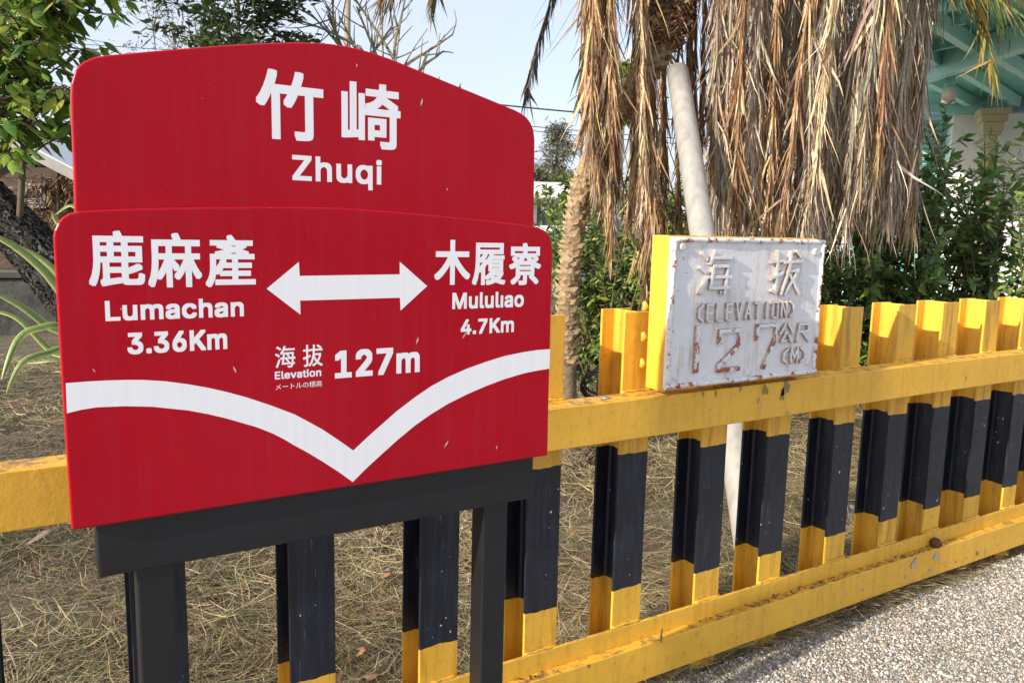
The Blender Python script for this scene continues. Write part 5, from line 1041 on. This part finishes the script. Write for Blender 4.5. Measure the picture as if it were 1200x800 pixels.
wbox(530, 690, 236, 340, .12, 4.8).build("wall", M['white'], wh)
for x0, x1 in ((560, 578), (582, 600), (605, 622), (629, 640), (643, 655), (659, 672)):
    f = wbox(x0, x1, 238, 264, .02, .11).build("window", M['glass'], wh); m = (x0 + x1) / 2
    wbox(x0 - 1, x0, 237, 265, -.04, .10).build("frame", M['white'], f); wbox(m - .6, m + .6, 238, 264, -.03, .015).build("mullion", M['white'], f); wbox(x0, x1, 264, 265.2, -.05, .10).build("sill", M['white'], f)
    wbox(x0 + 2, m - 1, 244, 263, .115, .118).build("curtain", M['white'], f)
wbox(530, 690, 266, 270.5, -1.0, .1).build("ledge", M['white'], wh)
mb = wbox(600, 690, 272, 286, -1.1, -.2); mb.build("awning", M['green'], wh)
wbox(530, 690, 290, 293, -.9, -.8).build("rail", M['rust'], wh)
for x in range(535, 690, 14): wbox(x, x + 1.6, 293, 345, -.9, -.82).build("porch_post", M['planks'], wh)

# ------------------------------------------------------------------ trees in the distance
def tree(label, px, depth, ytop, ybot, rx, nl, ll, lw, cols, name, form='round', group=None, nb=26, trunk=.09, mat='far'):
    g = at(px, 300, depth); g[2] = -.1; zt = at(px, ytop, depth)[2]; zb = at(px, ybot, depth)[2]; H = zt - zb
    root = empty(name, g, label, "tree", group)
    MB().tube(smooth([g, g + [.05, .02, zb * .6], g + [.0, .05, zb + H * .5], g + [0, 0, zt - .03 * H]], 14), np.linspace(trunk, trunk * .12, 14), 8).build("trunk", M['twig'], root)
    br = MB(); B = []; D = []
    for k in range(nb):
        q = (k + rng.random()) / nb; z = zb + H * q; an = rng.uniform(0, 2 * math.pi)
        r = rx * ((1 - q) ** .8 * rng.uniform(.6, 1.1) if form == 'cone' else math.sqrt(max(.06, 1 - (2 * q - .9) ** 2)) * rng.uniform(.55, 1.1))
        s0 = g + np.array([0, 0, z + .1]); e = s0 + np.array([math.cos(an) * r, math.sin(an) * r, r * (.12 if form == 'cone' else rng.uniform(.15, .6))]); p2 = smooth([s0, (s0 + e) / 2 + [0, 0, .06 * r], e], 6)
        br.tube(p2, np.linspace(trunk * .22, trunk * .05, 6), 4, caps=False)
        m = nl // nb; qq = rng.uniform(.18, 1, m); c = np.stack([np.interp(qq, np.linspace(0, 1, 6), p2[:, i]) for i in range(3)], 1)
        B.append(c + rng.normal(0, .10 * rx, (m, 3)) * [1, 1, .35 if form == 'cone' else .6]); D.append(np.tile(unit(e - s0), (m, 1)) + rng.normal(0, .6, (m, 3)))
    br.build("branch", M['twig'], root); B = np.concatenate(B); D = np.concatenate(D); n = len(B); nr = rng.normal(0, .5, (n, 3)); nr[:, 2] += 1
    V, Fq, C = leaves(B, D, nr, ll * rng.uniform(.6, 1.3, n), lw * rng.uniform(.6, 1.3, n), tint(n, cols, .2), .25, K=4, fold=.2, shape=(.1, .9, .8, .05))
    mass("crown", V, Fq, C, M[mat], root)
tree("grey green feathery conifer far behind the white house", 650, 32, 148, 262, 1.9, 5200, .26, .020, [(.14, .15, .09), (.18, .18, .11), (.11, .12, .08), (.22, .20, .13)], "conifer", 'cone', nb=60, trunk=.14)
tree("bushy olive tree behind the roof of the white house", 628, 26, 205, 262, 1.6, 2600, .16, .03, [(.13, .14, .05), (.18, .17, .07), (.09, .10, .04)], "broadleaf_tree")
tree("small bright green tree between the conifer and the ringed palm trunk", 674, 10, 208, 262, .30, 330, .10, .022, [(.17, .25, .03), (.11, .18, .03), (.22, .28, .04)], "small_tree", nb=12, trunk=.02, mat='leaf')
tree("bright yellow green tree showing between the dead palm leaf bundles", 735, 9.5, 82, 150, .32, 900, .10, .024, [(.20, .26, .03), (.13, .20, .03), (.26, .30, .05)], "small_tree", nb=16, trunk=.03, mat='leaf')
tree("dark green leafy tree rising just behind the top of the red sign", 287, 8.6, -70, 120, .92, 5600, .105, .022, [(.05, .085, .03), (.07, .115, .038), (.04, .07, .028), (.13, .16, .05)], "leafy_tree", nb=46, trunk=.04, mat='leaf')
tree("yellow green tree at far left beside the wooden house roof", 72, 30, 168, 260, 2.2, 2200, .25, .06, [(.12, .15, .05), (.16, .18, .06), (.09, .12, .05)], "broadleaf_tree")
tree("tall tree in the distance hidden mostly by the sapling leaves", -20, 24, 60, 255, 2.6, 3500, .22, .05, [(.07, .11, .03), (.10, .14, .04), (.05, .08, .03)], "broadleaf_tree")
# twiggy shrub left of it, nearly leafless
def twigs(name, label, base, tips, rad, mat, cat, sub=7, slen=.35, buds=None, group=None):
    root = empty(name, base, label, cat, group); mb = MB(); ends = []
    for tip in tips:
        tip = np.array(tip); m = base * .45 + tip * .55 + rng.normal(0, .10, 3); p = smooth([base, m, tip], 14); mb.tube(p, np.linspace(rad, rad * .35, 14), 6); ends.append(p[-1])
        for k in range(sub):
            s0 = p[int(rng.integers(7, 13))]; dr = unit(tip - m) + rng.normal(0, .55, 3); e = s0 + unit(dr) * slen * rng.uniform(.4, 1.2); e2 = (s0 + e) / 2 + rng.normal(0, .03, 3); q = smooth([s0, e2, e], 6)
            mb.tube(q, np.linspace(rad * .5, rad * .28, 6), 5); ends.append(e)
            if buds:
                for _ in range(3):
                    e3 = q[4] + unit(unit(dr) + rng.normal(0, .6, 3)) * slen * .4 * rng.random(); mb.tube([q[4], e3], [rad * .3, rad * .2], 4); ends.append(e3)
    mb.build("branch", M[mat], root)
    if buds:
        E = np.array(ends); n = len(E) * 7; B = np.repeat(E, 7, 0) + rng.normal(0, .07, (n, 3)); V, Fq, C = leaves(B, rng.normal(0, 1, (n, 3)), rng.normal(0, 1, (n, 3)), rng.uniform(.02, .05, n), rng.uniform(.005, .011, n), tint(n, buds, .2), .2, K=3, shape=(.3, 1, .1))
        mass("leaf_buds", V, Fq, C, M['far'], root)
b0 = at(250, 300, 10.5); b0[2] = -.1
twigs("twiggy_shrub", "thin twiggy bush with sparse tiny leaves left of the dark green tree", b0, [at(px, py, 10.5 + rng.uniform(-.3, .3)) for px, py in [(178, 18), (190, -10), (205, 35), (215, -25), (228, 10), (240, 28), (250, -20), (262, 20), (168, 62), (196, 50)]], .012, 'twig', "bush", 9, .45, [(.20, .19, .09), (.26, .22, .12), (.14, .13, .07), (.12, .16, .05)])
b1 = at(440, 300, 8.6); b1[2] = -.1
twigs("bare_tree", "bare tree with pale blunt branches behind the top right of the red sign", b1, [at(px, py, 8.6 + rng.uniform(-.5, .5)) for px, py in [(470, 20), (447, -10), (500, 66), (436, 30), (515, 90), (540, 102)]], .019, 'bare', "tree", 3, .30)
mb = MB()
for k, pl in enumerate([[(455, 130), (412, 70), (366, 18)], [(440, 110), (405, 62), (384, 18)], [(462, 120), (430, 66), (392, 40), (350, 24)], [(470, 125), (440, 62), (418, 8)], [(452, 130), (470, 82), (505, 58), (530, 41)], [(480, 130), (492, 84), (512, 66), (520, 60)], [(400, 60), (392, 30), (390, 8)], [(428, 92), (418, 60), (398, 20)], [(470, 110), (462, 60), (470, 22), (478, -20)], [(430, 70), (446, 50), (460, 30)], [(475, 95), (455, 58), (425, 12), (410, -10)]]):
    p = smooth([at(a, b, 8.5 + .1 * math.sin(k * 2.3) + .05 * j) for j, (a, b) in enumerate(pl)], 12); mb.tube(p, np.linspace(.020, .009, 12), 7)
    for _q in range(7):
        s0 = p[int(rng.integers(3, 12))]; dr = unit(unit(p[-1] - p[0]) + rng.normal(0, .6, 3)); e = s0 + dr * rng.uniform(.15, .5); mb.tube(smooth([s0, (s0 + e) / 2 + rng.normal(0, .02, 3), e], 6), np.linspace(.009, .004, 6), 5)
mb.build("branch", M['bare'], bpy.data.objects['bare_tree'])

# utility pole and cables
up = at(405, 300, 24.0); up[2] = -.1; ut = at(408, -120, 24.0)
pole = empty("utility_pole", up, "weathered utility pole standing behind the bare tree", "utility pole")
MB().tube([up, up * .5 + ut * .5, ut], [.12, .105, .09], 14).build("pole", M['polewood'], pole)
mb = MB(); ca = ut - np.array([0, 0, .5]); mb.bar(ca - e1 * .9, ca + e1 * .9, .09, .11); mb.build("cross_arm", M['polewood'], pole, origin=ca)
for s in (-.8, -.3, .3, .8):
    c = ca + e1 * s; mb = MB(); mb.tube([c + [0, 0, .05], c + [0, 0, .12], c + [0, 0, .2]], [.035, .05, .03], 8); mb.build("insulator", M['white'], pole, origin=c)
def cable(label, p, q, sag, r=.012):
    p = np.array(p); q = np.array(q); mb = MB(); mb.tube([p + (q - p) * t - np.array([0, 0, sag * 4 * t * (1 - t)]) for t in np.linspace(0, 1, 24)], r, 5); mb.build("cable", M['wire'], origin=p, label=label, cat="cable", group="overhead cables")
for k, (y0_, y1_) in enumerate(((122, 136), (143, 158), (147, 165))):
    cable(["uppermost dark cable crossing the sky between sign and palm", "middle thin cable crossing the sky between sign and palm", "lowest thin cable crossing the sky above the conifer"][k], at(430, y0_ - 18, 26), at(900, y1_ + 10, 26), .15, (.026, .014, .012)[k])
cable("faint cable in the sky over the left corner of the red sign", at(-80, 38, 26), at(330, 66, 26), .05, .012)
for k, x in enumerate((383, 392)):
    cable(["steep cable running up beside the utility pole, farther from it", "steep cable running up beside the utility pole, nearer to it"][k], at(x - 22, 60, 23), at(x + 22, -30, 23), .0, .012)

# ------------------------------------------------------------------ station building at right
BD = 13.0
stn = empty("station_building", at(1150, 300, BD) * [1, 1, 0], "white station building with teal canopy roof and cream column behind the shrubs", "building")
bx = np.array([math.cos(R(-18)) * RT[0] - math.sin(R(-18)) * RT[1], math.sin(R(-18)) * RT[0] + math.cos(R(-18)) * RT[1], 0]); bx = unit(bx); by = np.array([-bx[1], bx[0], 0])
O = at(1150, 128, BD); ZC = O[2] + .02                                                # canopy underside
def bbox(s0, s1, t0, t1, z0, z1):
    mb = MB(); o4 = [O + bx * s0 + by * t0, O + bx * s1 + by * t0, O + bx * s1 + by * t1, O + bx * s0 + by * t1]
    return mb.add([(*x[:2], z0) for x in o4] + [(*x[:2], z1) for x in o4], [(3, 2, 1, 0), (4, 5, 6, 7), (0, 1, 5, 4), (1, 2, 6, 5), (2, 3, 7, 6), (3, 0, 4, 7)])
bbox(-.28, 7, .6, 6, -.1, ZC - .02).build("wall", M['white'], stn)
bbox(-3.6, -1.55, 1.3, 6, -.1, ZC - .6).build("wall", M['white'], stn)
for k in range(7): bbox(-1.75, -.3, 1.1, 1.16, ZC - .10 - .105 * k, ZC - .035 - .105 * k).build("louvre_slat", M['teal'], stn, origin=O + bx * -1 + by * 1.1 + np.array([0, 0, -.1 * k]))
bbox(-1.75, -.3, 1.2, 1.3, -.1, ZC - .05).build("side_panel", M['teal'], stn)
cc = O + by * .15 + bx * .20; mb = MB(); mb.tube([(*cc[:2], -.05), (*cc[:2], ZC - .50), (*cc[:2], ZC - .38)], [.115, .11, .11], 20); shaft = mb.build("column", M['cream'], stn, origin=(cc[0], cc[1], 0))
for hw_, z0_, z1_ in ((.135, ZC - .42, ZC - .37), (.15, ZC - .369, ZC - .22), (.19, ZC - .219, ZC - .11), (.22, ZC - .109, ZC - .012)):
    bbox(.20 - hw_, .20 + hw_, .15 - hw_, .15 + hw_, z0_, z1_).build("capital_block", M['cream'], shaft, bevel=.008, origin=(cc[0], cc[1], z0_))
for k in range(16):                                                                    # canopy boards
    s = -1.75 + k * .56; bbox(s, s + .552, -7.0, 4, ZC + .30, ZC + .33).build("canopy_board", M['teal'], stn, origin=O + bx * s)
bbox(-1.85, 7.3, -7.1, 4, ZC + .34, ZC + .42).build("roof", M['tin'], stn)
def beam(p, q, w, h, m, nm="beam"):
    mb = MB(); mb.bar(p, q, w, h); mb.build(nm, M[m], stn, bevel=.006, origin=p)
def cz(px, py, z): return on_z(px, py, z)
bz = ZC + .12
p = cz(1096, 80, bz); q = cz(1205, 42, bz); dd = unit(q - p); beam(p - dd * .6, q + dd * 4, .16, .30, 'teal_light')
for (a0, a1, b0_, b1_) in ((1088, 92, 1152, 128), (1128, 80, 1192, 120), (1168, 62, 1212, 90), (1062, 45, 1100, 72), (1090, 20, 1150, 60)):
    p = cz(a0, a1, bz + .06); q = cz(b0_, b1_, bz + .06); beam(p, q, .11, .17, 'teal_light', "joist")
p = cz(1040, 127, ZC + .06); q = cz(1148, 129, ZC + .06); beam(p, q, .12, .14, 'teal_light')
for y0_ in (10, 30, 55):
    p = cz(1000, y0_ + 20, bz + .13); q = cz(1130, y0_ - 8, bz + .13); beam(p, q, .08, .12, 'teal', "purlin")
lp = at(1111, 121, 10.8); mb = MB(); mb.tube([lp, lp + [0, 0, .20], lp + [0, 0, .205]], [.088, .085, .05], 18)
lamp = mb.build("ceiling_lamp", M['lampglass'], stn, origin=lp)
mb = MB(); mb.tube([lp + [.0, .0, .206], lp + [0, 0, .27], lp + [0, 0, .40]], [.06, .07, .05], 14); mb.build("lamp_bracket", M['teal'], lamp, origin=lp)

# pale eave end showing through the palm, worn red path, hose coil
pe = at(722, 82, 22); pq2 = at(768, 60, 22); mb = MB(); mb.bar(pe, pq2, 3.0, .45); mb.build("shed_roof", M['tin'], origin=pe, label="pale grey shed roof corner glimpsed between the dead palm leaves", cat="roof")
for f in (.15, .85):
    c = pe + (pq2 - pe) * f; mb = MB(); mb.box((c[0] - .1, c[1] - .1, -.1), (c[0] + .1, c[1] + .1, c[2] - .25)); mb.build("shed_post", M['greywood'], bpy.data.objects["shed_roof"], origin=(c[0], c[1], 0))
pp = on_z(650, 432, 0); mb = MB(); e2 = np.array([1.0, .12, 0]); n2 = np.array([-.12, 1, 0])
o4 = [pp - e2 * .8, pp + e2 * 5, pp + e2 * 5 + n2 * 1.6, pp - e2 * .8 + n2 * 1.6]
mb.add([(*x[:2], -.06) for x in o4] + [(*x[:2], .012) for x in o4], [(3, 2, 1, 0), (4, 5, 6, 7), (0, 1, 5, 4), (1, 2, 6, 5), (2, 3, 7, 6), (3, 0, 4, 7)]); mb.build("path", M['brickpath'], origin=pp, kind='structure')
hc = at(702, 452, TD + .1); mb = MB()
for k in range(4):
    r = .11 - .012 * k; o_ = rng.normal(0, .012, 3); mb.tube([hc + o_ + np.array([RT[0] * math.cos(t) * r, RT[1] * math.cos(t) * r, math.sin(t) * r * .8]) for t in np.linspace(0, 2 * math.pi, 22)], .009, 6)
hose = mb.build("hose_coil", M['rubber'], origin=hc, label="coil of dark hose hung low behind the fence by the palm trunk", cat="hose")
sk = (hc[0], hc[1]); mb = MB(); mb.tube([(sk[0] + .02, sk[1] + .03, -.05), (sk[0] + .02, sk[1] + .03, hc[2] + .11)], .012, 8); mb.build("hose_stake", M['twig'], hose, origin=(sk[0], sk[1], 0))
# straw heaped round the foot of the palm
n = 1400; c = on_z(703, 548, -.04); an = rng.uniform(0, 2 * math.pi, n); r = rng.exponential(.07, n); b = np.stack([c[0] + np.cos(an) * r, c[1] + np.sin(an) * r, -.03 + np.exp(-r / .08) * .17 * rng.random(n)], 1)
d = np.stack([np.cos(an), np.sin(an), rng.normal(.1, .5, n)], 1)
V, Fq, C = leaves(b, d + rng.normal(0, .4, (n, 3)), rng.normal(0, 1, (n, 3)), rng.uniform(.05, .16, n), rng.uniform(.0015, .004, n), tint(n, [(.14, .10, .07), (.24, .18, .11), (.09, .06, .045), (.32, .26, .16)], .2), .4, fold=0)
mass("straw_heap", V, Fq, C, M['straw'], kind='stuff', label="heap of dark straw and roots at the foot of the palm")
# far wood closing the view
n = 26000; x = rng.uniform(-60, 110, n); h = 2.6 + .9 * np.sin(x * .21) + .7 * np.sin(x * .53 + 1) + .4 * np.sin(x * 1.7); z = h * rng.random(n) ** .6; y = 55 + rng.uniform(-1.5, 1.5, n) - .25 * np.abs(x)
V, Fq, C = leaves(np.stack([x, y, z], 1), rng.normal(0, 1, (n, 3)), rng.normal(0, 1, (n, 3)), rng.uniform(.35, .8, n), rng.uniform(.10, .22, n), tint(n, [(.06, .085, .035), (.09, .12, .045), (.045, .065, .03), (.12, .13, .05)], .2), .2, K=3, shape=(.3, 1, .1))
mass("far_wood", V, Fq, C, M['far'], kind='stuff', label="low belt of trees closing the view in the distance")
